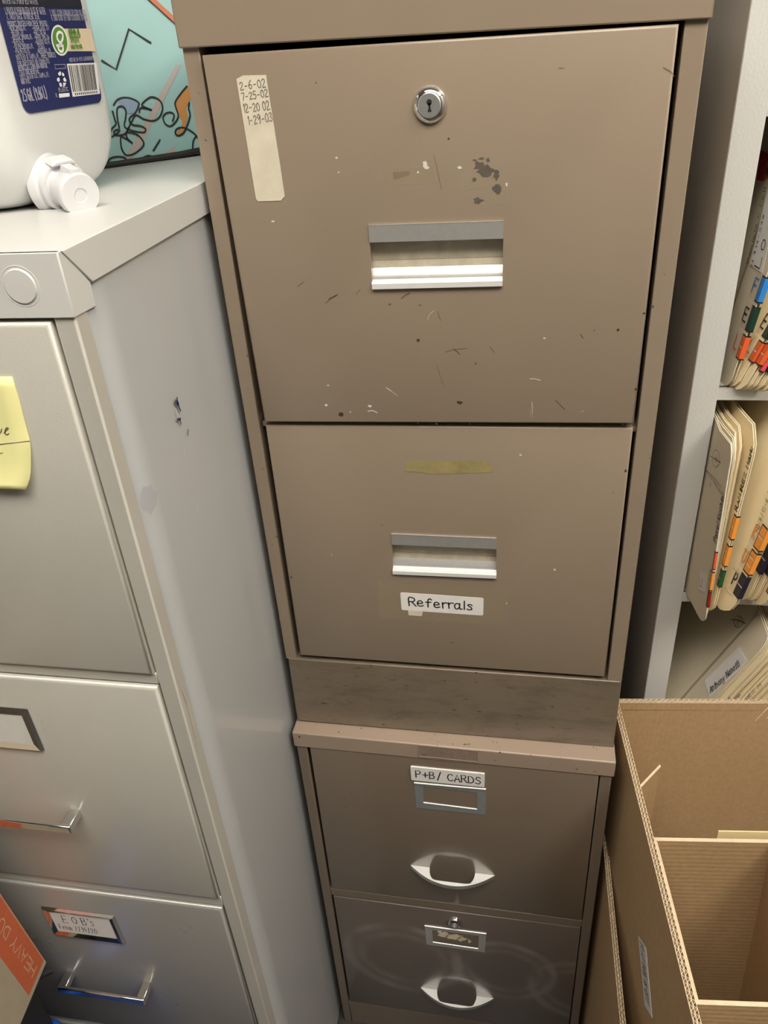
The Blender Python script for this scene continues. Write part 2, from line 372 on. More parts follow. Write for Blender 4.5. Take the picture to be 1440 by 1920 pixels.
def write(mb, text, O, ex, ey, w, m, n, lift=.0003, jit=0.0, curvy=False, adv=5.2):
    """O: baseline start; ex: one em-cell unit vector (per grid unit) along text; ey: per grid unit up"""
    O = Vector(O); ex = Vector(ex); ey = Vector(ey); x = 0.0; rnd = random.Random(hash(text) % 1000 if False else len(text) * 7)
    for ch in text:
        dy = rnd.uniform(-jit, jit); k = 1 + rnd.uniform(-jit, jit) * .25
        for st in G.get(ch, '').split(';'):
            if not st.strip(): continue
            P = [tuple(float(q) for q in a.split(',')) for a in st.split()]
            P = [(a[0], a[1] * k + dy) for a in P]
            if curvy: P = smooth_path(P)
            mb.strip([O + ex * (x + a) + ey * b for a, b in P], w, n, m, lift)
        x += NARROW.get(ch, adv) if ch in NARROW else adv
    return x


def quad_text(mb, text, TL, TR, BL, fx0, fx1, fy0, fh, w, m, n, **kw):
    """write text so that it spans fx0..fx1 of the TL-TR edge; baseline at fraction fy0 down, cap height fh of the BL edge"""
    TL, TR, BL = Vector(TL), Vector(TR), Vector(BL)
    adv = kw.get('adv', 5.2)
    tot = sum(NARROW.get(c, adv) if c in NARROW else adv for c in text) - 1.0
    ex = (TR - TL) * (fx1 - fx0) / tot; dn = BL - TL
    write(mb, text, TL + (TR - TL) * fx0 + dn * fy0, ex, -dn * fh / 6, w, m, n, **kw)


def sheet(mb, P, n, th, m=0, lift=0.0):
    """thin flat thing: outline P given thickness th along -n"""
    n = Vector(n).normalized(); P = [Vector(p) + n * lift for p in P]
    mb.prism(P, n * th, m)


def rounded(P, r, k=4):
    """round the corners of a planar outline"""
    P = [Vector(p) for p in P]; out = []; N = len(P)
    for i in range(N):
        a, b, c = P[i - 1], P[i], P[(i + 1) % N]
        d1 = (a - b); d2 = (c - b); rr = min(r, d1.length * .45, d2.length * .45)
        s = b + d1.normalized() * rr; e = b + d2.normalized() * rr
        for j in range(k + 1):
            t = j / k; out.append(s * (1 - t) ** 2 + b * 2 * t * (1 - t) + e * t * t)
    return out


def blob(px, jag=.25, n=10, seed=0):
    rnd = random.Random(seed); cx, cy, rx, ry = px
    return [(cx + rx * (1 + rnd.uniform(-jag, jag)) * math.cos(2 * PI * i / n), cy + ry * (1 + rnd.uniform(-jag, jag)) * math.sin(2 * PI * i / n)) for i in range(n)]


def face(mb, P, m, n, lift=.0002):
    n = Vector(n).normalized(); P = [Vector(p) + n * lift for p in P]; mb.add(P, [list(range(len(P)))], m)


NF = (0, -1, 0)


def front_plate(mb, C4, depth, hole=None, m=0, edge=.0016, back=(0, 1, 0)):
    """C4: TL,TR,BR,BL of the front face; softened edge; optional hole (TL,TR,BR,BL)"""
    TL, TR, BR, BL = [Vector(c) for c in C4]; bk = Vector(back)
    cen = (TL + TR + BR + BL) / 4
    def inset(P, e):
        out = []
        for i in range(4):
            a, b, c = P[i - 1], P[i], P[(i + 1) % 4]
            out.append(b + (a - b).normalized() * e + (c - b).normalized() * e)
        return out
    O = [TL, TR, BR, BL]
    rings = [[p + bk * depth for p in O], [p + bk * edge for p in O], [p + bk * edge * .3 for p in inset(O, edge * .3)], inset(O, edge)]
    b = len(mb.v)
    for r in rings: mb.v += r
    for k in range(3):
        for i in range(4):
            j = (i + 1) % 4; mb.f.append([b + k * 4 + i, b + k * 4 + j, b + k * 4 + 4 + j, b + k * 4 + 4 + i]); mb.m.append(m)
    last = rings[-1]
    if hole is None:
        mb.f.append([b + 12, b + 13, b + 14, b + 15]); mb.m.append(m)
    else:
        H = [Vector(h) for h in hole]; hb = len(mb.v); mb.v += H; mb.v += [h + bk * .03 for h in H]
        for i in range(4):
            j = (i + 1) % 4
            mb.f.append([b + 12 + i, b + 12 + j, hb + j, hb + i]); mb.m.append(m)
            mb.f.append([hb + i, hb + j, hb + 4 + j, hb + 4 + i]); mb.m.append(m)
    mb.f.append([b, b + 1, b + 2, b + 3]) if hole is None else None
    if hole is None: mb.m.append(m)
    return mb


# ================================================================== UPPER TAN CABINET
A = .1905
FLOOR = -.80
ucab = thing('filing_cabinet', (0, 0, -.1029), 'upper taupe metal filing cabinet with Referrals label, stacked on the cabinet marked P+B/ CARDS', 'filing cabinet')
b = MB()
for s in (-1, 1):
    x0, x1 = sorted((s * A, s * (A - (.0155 if s > 0 else .0133))))
    b.box(x0, x1, 0, .016, 0, .622)
    x0, x1 = sorted((s * A, s * (A - .003)))
    b.box(x0, x1, .016, .66, -.1, .622)
b.box(-A + .003, A - .003, .657, .66, -.1, .622)
b.box(-A + .003, A - .003, .016, .657, -.004, -.001)
b.box(-A + .0145, A - .0145, .006, .03, .2985, .3035)
b.build('cabinet_body', ['tan_rail'], ucab, bevel=.0008)
# cap, a touch out of level as in the photo
cl, cr = onY(338.5, 91, -.0035), onY(1331, 35.5, -.0035)
b = MB()
zt = .668
b.hexa([(-A - .0015, -.0035, cl.z), (A + .0015, -.0035, cr.z), (A + .0015, .661, cr.z), (-A - .0015, .661, cl.z)],
       [(-A - .0015, -.0035, zt), (A + .0015, -.0035, zt), (A + .0015, .661, zt), (-A - .0015, .661, zt)])
b.build('top_cap', ['tan'], ucab, bevel=.0012)
b = MB(); b.prism([onY(540, 1235, -.0015), onY(1165.5, 1279, -.0015), onY(1150.5, 1401.5, -.0015), onY(557.5, 1351, -.0015)], (0, .02, 0))
for s in (-1, 1):
    x0, x1 = sorted((s * (A + .0004), s * (A - .006))); b.box(x0, x1, .0185, .655, -.1029, -.002)
b.build('plinth', ['kick'], ucab, bevel=.001)


def recessed_handle(par, TL, TR, BR, BL, y, lipf):
    TL, TR, BR, BL = [Vector(p) for p in (TL, TR, BR, BL)]
    H = ((TL.z - BL.z) + (TR.z - BR.z)) / 2
    def sweep(prof, m, mb):
        A_ = [Vector((TL.x + (BL.x - TL.x) * t, y + d, TL.z + (BL.z - TL.z) * t)) for d, t in prof]
        B_ = [Vector((TR.x + (BR.x - TR.x) * t, y + d, TR.z + (BR.z - TR.z) * t)) for d, t in prof]
        mb.hexa(A_, B_, m)
    mb = MB(); e = .02
    sweep([(-.0016, .0), (-.0012, .01), (-.0012, lipf), (.0012, lipf), (.004, lipf * .5), (.004, .0)], 0, mb)          # top lip
    sweep([(.0095, lipf * .5), (.0095, .585), (.0165, .585), (.0165, lipf * .5)], 1, mb)                                 # upper inner wall
    sweep([(.0088, .590), (.0078, .70), (.0165, .70), (.0165, .590)], 2, mb)                                             # soiled strip
    sweep([(.0078, .70), (.0050, .80), (.0036, .868), (.0036, .93), (.0165, .93), (.0165, .70)], 0, mb)                    # scooped floor
    sweep([(-.0022, .875), (-.003, .90), (-.003, .985), (-.001, 1.0), (.004, 1.0), (.004, .865), (.0005, .862)], 3, mb)  # bottom lip
    return mb.build('recessed_handle', ['alu', 'alu_dirty', 'alu_dirty', 'alu_bright'], par, smooth=True, ang=25)


def marks(mb, specs, y, n=NF):
    for i_, sp in enumerate(specs):
        k = sp[0]; lf_ = .0001 + .000006 * i_
        if k == 's':   # stroke: width in m, material, pixel path
            mb.strip([onY(u, v, y) for u, v in sp[3]], sp[1], n, sp[2], lf_)
        else:
            face(mb, [onY(u, v, y) for u, v in blob(sp[1], sp[3] if len(sp) > 3 else .3, 13, int(sp[1][0] * 7 + sp[1][1]))], sp[2], n, lf_)


DM = ['tan', 'chip', 'rust', 'white_mark', 'scratch', 'residue']
yd1 = -.006
D1 = [onY(377.5, 104, yd1), onY(1274, 45, yd1), onY(1188.5, 795, yd1), onY(495.5, 792, yd1)]
H1 = [onY(691, 421.5, yd1), onY(944.3, 413.5, yd1), onY(942, 536.5, yd1), onY(699, 542.5, yd1)]
b = MB(); front_plate(b, D1, .02, H1, 0, .002)
c16 = lambda x, y: (560 + x / 2.057, 540 + y / 2.057)
c11 = lambda x, y: (400 + x / 2.4, 100 + y / 2.4)
sp = [('b', (899, 312, 13, 8), 1, .45), ('b', (912, 320, 14, 9), 1, .5), ('b', (930, 327, 6, 9), 1, .5), ('b', (889, 337, 4, 4), 1, .4), ('b', (932, 353, 8, 9), 1, .4), ('b', (896, 376, 9, 5), 1, .5),
      ('b', (890, 300, 4, 2), 1, .4), ('b', (903, 297, 5, 2), 1, .4), ('b', (915, 300, 3, 4), 1, .4), ('b', (796, 308, 4, 6), 3, .5), ('b', (800, 314, 5, 4), 3, .4), ('b', (784, 323, 2, 2), 3), ('b', (862, 314, 5, 3), 3, .4), ('b', (950, 346, 2, 3), 3),
      ('b', (631, 296, 2.5, 2), 3), ('b', (635, 323, 1.6, 1.6), 3), ('b', (512, 415, 3, 2), 3, .4), ('b', (841, 260, 2, 2), 2), ('b', (593, 155, 1.5, 1.5), 4),
      ('s', .0003, 4, [(813, 290), (820, 318), (828, 355)]),
      ('s', .0007, 4, [c16(105, 58), c16(125, 38), c16(150, 25)]), ('s', .0009, 2, [c16(118, 42), c16(146, 28)]), ('s', .0006, 4, [c16(222, 24), c16(238, 6)]), ('s', .0006, 2, [c16(396, 40), c16(412, 28), c16(427, 20)]),
      ('s', .0004, 4, [(558, 537), (570, 528)]), ('s', .0003, 3, [c16(497, 124), c16(505, 100), c16(522, 88)]), ('s', .0003, 4, [c16(534, 296), c16(545, 335), c16(560, 375)]),
      ('s', .0003, 4, [c16(566, 246), c16(600, 236), c16(650, 232)]), ('s', .0007, 4, [c16(598, 235), c16(612, 244), c16(622, 256)]), ('s', .0004, 4, [c16(740, 226), c16(756, 250)]),
      ('s', .0004, 4, [c16(536, 90), c16(548, 124)]), ('s', .0008, 3, [c16(338, 384), c16(356, 396)]), ('s', .0004, 3, [c16(354, 394), c16(380, 415)]), ('s', .0006, 3, [c16(893, 350), c16(912, 350), c16(932, 356)]),
      ('s', .0009, 3, [c16(268, 474), c16(285, 472), c16(302, 480)]), ('b', c16(275, 455) + (4, 2), 3, .4), ('s', .0005, 3, [c16(900, 440), c16(902, 480)]), ('b', c16(898, 482) + (4, 10), 5, .2),
      ('b', c16(164, 488) + (4.2, 4), 2, .3), ('b', c16(622, 441) + (4.5, 3.2), 2, .5), ('b', c16(461, 201) + (3, 2.6), 2, .4), ('b', c16(1232, 160) + (2.6, 2.2), 2), ('b', c16(1300, 390) + (2.2, 2.4), 2, .1), ('b', c16(1332, 97) + (2, 2), 2),
      ('b', c16(948, 193) + (3, 1.6), 3), ('b', c16(1141, 162) + (1.2, 1.2), 4), ('s', .0005, 4, [c16(1088, 178), c16(1098, 192)]), ('s', .0005, 4, [c16(990, 430), c16(1008, 448), c16(1025, 466)]),
      ('b', c16(468, 65) + (2, 1.4), 4), ('b', c16(352, 62) + (2.5, 1.6), 4), ('b', c16(107, 451) + (3, 2), 3), ('b', c16(114, 375) + (3, 1), 3), ('s', .0003, 3, [c16(1090, 478), c16(1100, 472)]),
      ('b', c16(532, 523) + (3, 1.6), 2), ('b', c16(660, 523) + (1.5, 1.2), 2), ('b', c16(460, 521) + (1.2, 1.2), 2), ('b', c16(1250, 525) + (1.6, 1.4), 2), ('b', c16(200, 478) + (1.6, 1.2), 3), ('b', c16(683, 291) + (2, 2), 4),
      ('s', .0004, 4, [(1244, 126), (1258, 134), (1264, 143)]), ('s', .0003, 4, [(1048, 127), (1058, 127)]),
      ('b', (745, 327), 5)] 
sp = [s_ for s_ in sp if not (s_[0] == 'b' and len(s_[1]) < 4)]
marks(b, sp, yd1)
# tape ghosts above the handle
for q in ([(718, 316), (812, 312), (815, 345), (722, 348)], [(736, 323), (767, 321), (768, 328), (738, 338)], [(858, 352), (924, 332), (926, 348), (856, 361)], [(903, 384), (946, 341), (947, 383)]):
    face(b, [onY(u, v, yd1) for u, v in q], 5, NF, .0001)
dr1 = b.build('drawer', DM, ucab, smooth=True, ang=50)
recessed_handle(dr1, *H1, yd1, .262)
# cylinder lock
lc = onY(806.5, 196.5, yd1)
b = MB(); b.lathe(lc, NF, [(.0128, -.001), (.0128, .0006), (.0122, .0022), (.0102, .0042), (.0093, .0046), (.0090, .0032), (0, .0032)], 40, 0)
b.lathe(lc, NF, [(.0088, .0031), (.0088, .0050), (.0080, .0056), (0, .0056)], 36, 1)
kh = lambda dx, dz: lc + Vector((dx, 0, dz))
face(b, arc((0, .0022), .0020, 0, 2 * PI, 14, kh)[:-1], 2, NF, .0058)
face(b, [kh(-.0011, .0015), kh(.0011, .0015), kh(.0008, -.0012), kh(.0016, -.0042), kh(-.0014, -.0042), kh(-.0004, -.0012)], 2, NF, .0058)
b.build('lock', ['chrome', 'steel', 'black'], dr1, ang=30)
# aged dates label
b = MB()
P = [onY(u, v, yd1) for u, v in [(443.5, 148), (456, 141.5), (499, 140.5), (501, 155), (524.5, 304), (534, 368), (527, 376), (484, 377.5), (480, 372), (450, 188)]]
sheet(b, P, NF, .0004, 0, 0)
TLq, TRq, BLq = onY(444, 146, yd1), onY(500, 138, yd1), onY(483, 377, yd1)
for t, f0, f1, y0, hh in [('2-6-02', .06, .92, .095, .062), ('7-25-02', .06, .95, .172, .056), ('12-20 02', .04, .94, .268, .064), ('1-29-03', .12, .98, .365, .068)]:
    quad_text(b, t, TLq, TRq, BLq, f0, f1, y0, hh, .0006, 1, NF, lift=.0006, jit=.3, curvy=True)
b.build('date_label', ['paper_old', 'pencil'], dr1, smooth=False)

yd2 = -.002
D2 = [onY(497, 797, yd2), onY(1187.5, 803, yd2), onY(1134.5, 1270, yd2), onY(562.5, 1229, yd2)]
H2 = [onY(733.8, 1000, yd2), onY(930.5, 1008.3, yd2), onY(930.8, 1083, yd2), onY(737.3, 1074.8, yd2)]
b = MB(); front_plate(b, D2, .018, H2, 0, .0018)
sp = [('b', (1040, 1068, 2.4, 2), 3, .3), ('b', (976, 853, 2.5, 1.4), 3, .3), ('b', (716, 985, 2, 1), 4), ('b', (1173, 883, 2, 3), 2), ('b', (848, 1205, 4, 1), 4), ('b', (1150, 924, 1.2, 1.2), 4),
      ('b', (546, 1082, 1.5, 2), 2), ('b', (622, 1040, 1, 1), 3), ('b', (950, 1131, 1.4, 1.4), 3)]
marks(b, sp, yd2)
face(b, [onY(u, v, yd2) for u, v in [(708, 1091), (953, 1105), (951, 1173), (712, 1159)]], 5, NF, .00008)
P = [(760.5, 865), (800, 864), (885, 863), (897, 866), (908, 864), (924, 874), (925, 885), (880, 887), (815, 889), (796, 887), (775, 884), (760, 884)]
face(b, [onY(u, v, yd2) for u, v in P], 6, NF, .00025)
dr2 = b.build('drawer', DM + ['masking'], ucab, smooth=True, ang=50)
recessed_handle(dr2, *H2, yd2, .262)
b = MB()
c4 = [onY(u, v, yd2) for u, v in [(750.4, 1110.5), (906.8, 1121.3), (906, 1154), (753, 1143.3)]]
sheet(b, rounded(c4, .0022), NF, .0004)
quad_text(b, 'Referrals', c4[0], c4[1], c4[3], .10, .88, .70, .46, .0014, 1, NF, lift=.0006, jit=.12, curvy=True, adv=4.9)
sheet(b, rounded([onY(u, v, yd2) for u, v in [(765, 1144.5), (793, 1146.5), (791, 1155), (766, 1153)]], .001), NF, .0005, 2)
b.build('paper_label', ['paper', 'ink', 'paper_old'], dr2, smooth=False)

# ================================================================== LOWER TAN CABINET
LX, LY, LR = .0003, -.0195, -.0108
LN = (math.sin(LR), -math.cos(LR), 0); LP = (LX, LY, 0)
lcab = thing('filing_cabinet', (LX, LY, FLOOR), 'lower taupe metal filing cabinet with crescent pulls, standing under the cabinet labelled Referrals', 'filing cabinet', rz=LR)
def onL(u, v, off=0.0): return onP(u, v, (LX + LN[0] * off, LY + LN[1] * off, 0), LN)
Z0 = -FLOOR  # local z = world z - FLOOR
w2 = .1895
b = MB()
for s in (-1, 1):
    x0, x1 = sorted((s * w2, s * (w2 - .013))); b.box(x0, x1, .0, .016, 0, Z0 - .124)
    x0, x1 = sorted((s * w2, s * (w2 - .003))); b.box(x0, x1, .016, .66, 0, Z0 - .124)
b.box(-w2 + .003, w2 - .003, .657, .66, 0, Z0 - .124)
b.box(-w2 + .013, w2 - .013, .0, .016, Z0 - .4385, Z0 - .4215)
b.box(-w2 + .013, w2 - .013, .0, .016, 0.0, Z0 - .7335)
b.box(-w2 + .003, w2 - .003, .016, .657, .002, .006)
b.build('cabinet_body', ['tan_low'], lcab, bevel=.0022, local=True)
b = MB(); b.box(-.1918, .1918, -.002, .662, Z0 - .1278, Z0 - .1029)
b.build('top_cap', ['tan_cap'], lcab, bevel=.0018, seg=3, local=True)
# maker's plate pressed into the cap
c4 = [onL(u, v, .0022) for u, v in [(785, 1396.5), (896, 1407.5), (895.5, 1428), (786.5, 1417.5)]]
b = MB(); b.prism(c4, Vector(LN) * .0003)
for i in range(4): b.tube([c4[i] + Vector(LN) * .0004, c4[(i + 1) % 4] + Vector(LN) * .0004], .0005, 6, 1)
quad_text(b, 'Century 18', c4[0], c4[1], c4[3], .16, .84, .44, .34, .0008, 1, LN, lift=.0009, curvy=True)
quad_text(b, 'ART STEEL Co.,INC.', c4[0], c4[1], c4[3], .03, .97, .90, .34, .0008, 1, LN, lift=.0009)
npl = b.build('maker_plate', ['tan_plate', 'tan_cap'], lcab, smooth=False)


def pull(par, px, z0=None):
    """D-shaped pull: flat crescent ledge standing out from the drawer"""
    tl, tr, ap, il, ir, ib = [onL(*p) for p in px[:2]] + [None] * 4
    z = (tl.z + tr.z) / 2
    n = Vector(LN); ex = (tr - tl).normalized(); W = (tr - tl).length; mid = (tl + tr) / 2; mid.z = z; ex.z = 0; ex.normalize()
    apx = onZ(px[2][0], px[2][1], z); D = (apx - mid).dot(n)
    inn = onZ(px[3][0], px[3][1], z); di = (inn - mid).dot(n)
    hw = px[4] * W / 2
    out = []; N = 40
    for i in range(N + 1):
        t = -math.cos(PI * i / N); out.append(mid + ex * (t * W / 2) + n * (D * (1 - abs(t) ** 2.1)))
    inn_pts = []
    for i in range(N + 1):
        t = -math.cos(PI * i / N)
        inn_pts.append(mid + ex * (t * hw) + n * (di * (1 - abs(t) ** 9) ** .6))
    b = MB(); ring = out + inn_pts[::-1]
    th = .0068; nO = len(out); k = len(b.v)
    b.v += [p for p in out] + [p for p in inn_pts] + [p - Vector((0, 0, th)) for p in out] + [p - Vector((0, 0, th)) for p in inn_pts]
    for i in range(N):
        for (p, q, m) in ((0, N + 1, 0), (2 * (N + 1), 3 * (N + 1), 1)):
            b.f.append([k + p + i, k + p + i + 1, k + q + i + 1, k + q + i]); b.m.append(m)
        b.f.append([k + i, k + i + 1, k + 2 * (N + 1) + i + 1, k + 2 * (N + 1) + i]); b.m.append(1)
        b.f.append([k + N + 1 + i, k + N + 2 + i, k + 3 * (N + 1) + i + 1, k + 3 * (N + 1) + i]); b.m.append(1)
    return b.build('pull_handle', ['alu_bright', 'steel'], par, ang=30)


def holder(par, O4, I4, mat, extra=None):
    O4 = [onL(*p) for p in O4]; I4 = [onL(*p) for p in I4]; n = Vector(LN)
    b = MB(); k = len(b.v); t = .0016
    b.v += [p + n * t for p in O4] + [p + n * t for p in I4] + O4 + I4
    for i in range(4):
        j = (i + 1) % 4
        b.f += [[k + i, k + j, k + 4 + j, k + 4 + i], [k + i, k + j, k + 8 + j, k + 8 + i], [k + 4 + i, k + 4 + j, k + 12 + j, k + 12 + i]]; b.m += [0, 0, 0]
    # rolled upper and lower lips
    b.tube([O4[0] + n * .0022, O4[1] + n * .0022], .0011, 8, 1)
    b.tube([I4[3] + n * .0014, I4[2] + n * .0014], .0009, 8, 1)
    b.tube([O4[3] + n * .0008, O4[2] + n * .0008], .0007, 8, 0)
    o = b.build('card_holder', [mat, 'alu_bright'], par, ang=30)
    return o


b = MB()
D3 = [onL(u, v, .001) for u, v in [(580.6, 1401), (1123, 1455), (1091, 1725), (621.8, 1665)]]
front_plate(b, D3, .018, None, 0, .0012, back=tuple(-Vector(LN)))
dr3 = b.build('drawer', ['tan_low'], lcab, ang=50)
pull(dr3, [(768.5, 1620.5), (929.5, 1640.5), (858, 1662.5), (846, 1654), .53])
holder(dr3, [(777, 1465), (911.5, 1477), (910.5, 1526), (780, 1512.5)], [(793.5, 1473), (894.5, 1484), (894.5, 1515.5), (794.5, 1503)], 'zinc')
b = MB()
c4 = [onL(u, v, .001) for u, v in [(769.7, 1435.2), (909.2, 1449), (908.5, 1473.5), (771.7, 1460)]]
sheet(b, rounded(c4, .0018), LN, .0022)
quad_text(b, 'P+B/ CARDS', c4[0], c4[1], c4[3], .07, .95, .74, .52, .0014, 1, LN, lift=.0025, jit=.2)
b.build('paper_label', ['paper', 'ink'], dr3, smooth=False)
b = MB()
zb = -.7312
q1 = onL(625, 1681, .001); q2 = onL(1088.8, 1741, .001)
ex = Vector((math.cos(LR), math.sin(LR), 0)); org = Vector((LX, LY, 0)) + Vector(LN) * .001
D4 = [q1, q2, org + ex * .1753 + Vector((0, 0, zb)), org - ex * .1735 + Vector((0, 0, zb))]
front_plate(b, D4, .018, None, 0, .0012, back=tuple(-Vector(LN)))
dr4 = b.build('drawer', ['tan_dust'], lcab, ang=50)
# this drawer's material works in world-like coordinates relative to the cabinet base
pull(dr4, [(787.5, 1850), (927, 1871), (863, 1890), (852, 1883), .53])
holder(dr4, [(796.5, 1733), (912, 1748), (909, 1784), (799.8, 1769)], [(811, 1742), (898, 1753), (896.5, 1777), (812, 1764.5)], 'alu')
b = MB()
face(b, [onL(u, v, .001) for u, v in [(812, 1743), (898, 1754), (896, 1776), (812, 1764)]], 0, LN, .0006)
for bl in [(832, 1752, 9, 6), (850, 1756, 14, 7), (866, 1759, 8, 5), (825, 1746, 4, 3), (880, 1764, 3, 3)]:
    face(b, [onL(u, v, .001) for u, v in blob(bl, .5, 10, int(bl[0]))], 1, LN, .0008)
b.build('torn_card', ['tan_low', 'manila2'], dr4, smooth=False)
lc = onL(853, 1726)
b = MB(); b.lathe(lc, LN, [(.0098, .0), (.0098, .003), (.0090, .0058), (.0070, .0075), (.0060, .0078), (.0056, .0066), (0, .0066)], 36, 0)
b.lathe(lc, LN, [(.0050, .0066), (.0046, .0080), (.0024, .0084), (.0022, .0070), (0, .0070)], 28, 1)
b.build('lock', ['chrome', 'steel'], dr4, ang=30)

# ================================================================== GREY CABINET
GX, GY = -.1975, -.2265
GW = .381
gcab = thing('filing_cabinet', (GX - GW / 2, GY, FLOOR), 'tall light grey metal four-drawer filing cabinet with a yellow sticky note on its top drawer', 'filing cabinet')
gt = .5223
b = MB()
for x0, x1 in ((GX - .0148, GX), (GX - GW, GX - GW + .0148)):
    b.box(x0, x1, GY, GY + .016, FLOOR, .50)
RZ = [(.4807, .1873), (.1731, -.1213), (-.1385, -.4325), (-.4475, -.739)]
for (a0, a1), (b0, b1) in zip(RZ[:-1], RZ[1:]): b.box(GX - GW + .0148, GX - .0148, GY + .001, GY + .016, b0 + .0015, a1 - .0008)
b.box(GX - GW + .0148, GX - .0148, GY + .003, GY + .016, FLOOR, -.742)
b.box(GX - GW + .003, GX - .003, GY + .657, GY + .66, FLOOR, .50)
b.box(GX - GW + .003, GX - .003, GY + .016, GY + .657, FLOOR + .01, FLOOR + .014)
b.box(GX - GW, GX - GW + .003, GY + .016, GY + .66, FLOOR, .50)
b.build('cabinet_body', ['grey_front'], gcab, bevel=.0018)
b = MB()
# right side sheet with a faint wave over its height
ys = [GY + .016 + (.644) * i / 20 for i in range(21)]
zs = [FLOOR + (1.3) * i / 130 for i in range(131)]
def sheet_wave(y, z):
    f = max(0, min(1, (y - GY - .03) / .06)) * max(0, min(1, (GY + .62 - y) / .05))
    return f * .0006 * math.sin((z + .3) * 5)
k = len(b.v)
for z in zs:
    for y in ys: b.v.append(Vector((GX - .0012 + sheet_wave(y, z), y, z)))
for i in range(130):
    for j in range(20):
        b.f.append([k + i * 21 + j, k + i * 21 + j + 1, k + (i + 1) * 21 + j + 1, k + (i + 1) * 21 + j]); b.m.append(0)
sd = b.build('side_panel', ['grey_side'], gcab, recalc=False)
sm = sd.modifiers.new('Solidify', 'SOLIDIFY'); sm.thickness = .0015; sm.offset = -1
# marks on the side sheet
b = MB()
xs_ = GX - .0012
c3 = lambda x, y: (200 + x / 6, 700 + y / 6)
NX = (1, 0, 0)
for wd, m, pts in [(.0022, 0, [c3(762, 280), c3(768, 320), c3(785, 380), c3(800, 415)]), (.0034, 0, [c3(750, 320), c3(772, 345)]), (.0022, 0, [c3(770, 520), c3(800, 515)]), (.0015, 0, [c3(795, 515), c3(808, 570)]), (.0015, 0, [c3(890, 635), c3(888, 690)]),
                   (.0010, 1, [c3(848, 850), c3(858, 910)]), (.001, 1, [c3(985, 1475), c3(1000, 1545)]), (.001, 1, [c3(755, 405), c3(768, 460)]),
                   (.0012, 1, [(338, 1293), (346, 1318)]), (.0007, 1, [(346, 1318), (366, 1395)]), (.0015, 1, [(371, 1417), (372, 1420)])]:
    b = MB(); b.strip([onX(u, v, xs_) for u, v in pts], wd, NX, m, .0022); b.build('pen_mark' if m == 0 else 'scratch', ['bluemark', 'white_mark', 'bluesmear'], sd, smooth=False)
for c_ in [(302, 460, 10, 9), (275, 935, 16, 28), (268, 965, 12, 22)]:
    if 900 < c_[1] < 950: b = MB(); face(b, [onX(u, v, xs_) for u, v in blob(c_, .2, 14, 3)], 2, NX, .0020); b.build('smear', ['bluemark', 'white_mark', 'bluesmear'], sd, smooth=False)
# cap: sheet, wrapped front fascia, rear flange
b = MB()
b.box(GX - GW - .0005, GX + .0005, GY - .0008, GY + .66, gt - .0015, gt)
b.box(GX - GW - .0005, GX + .0005, GY - .0015, GY + .0025, .4832, gt)
b.box(GX - GW - .0005, GX - GW + .002, GY, GY + .66, .4975, gt)
s1, s2, s3, s4 = onX(120, 466, GX), onX(166.5, 527, GX), onX(178, 574, GX), onX(143, 596, GX)
s1 = Vector((GX, GY, gt)); s4 = Vector((GX, GY, .4832))
tabp = [s1 + Vector((0, .004, 0)), Vector((GX, s2.y, .4975)), Vector((GX, s3.y, s3.z)), s4 + Vector((0, .003, 0)), Vector((GX, GY - .001, .4832)), Vector((GX, GY - .001, gt))]
b.prism(tabp, (.0010, 0, 0))
b.prism([Vector((GX, GY + .002, gt)), Vector((GX, GY + .66, gt)), Vector((GX, GY + .66, .4972)), Vector((GX, s2.y + .001, .4972))], (.0022, 0, 0))
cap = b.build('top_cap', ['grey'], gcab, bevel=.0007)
b = MB(); cc = onY(38.5, 537, GY - .0015)
b.lathe(cc, NF, [(.0128, 0), (.0122, .0002), (.0118, -.0004), (.0108, .0), (.0100, .0009), (0, .0010)], 40)
b.build('knockout_disc', ['grey'], cap, ang=20)
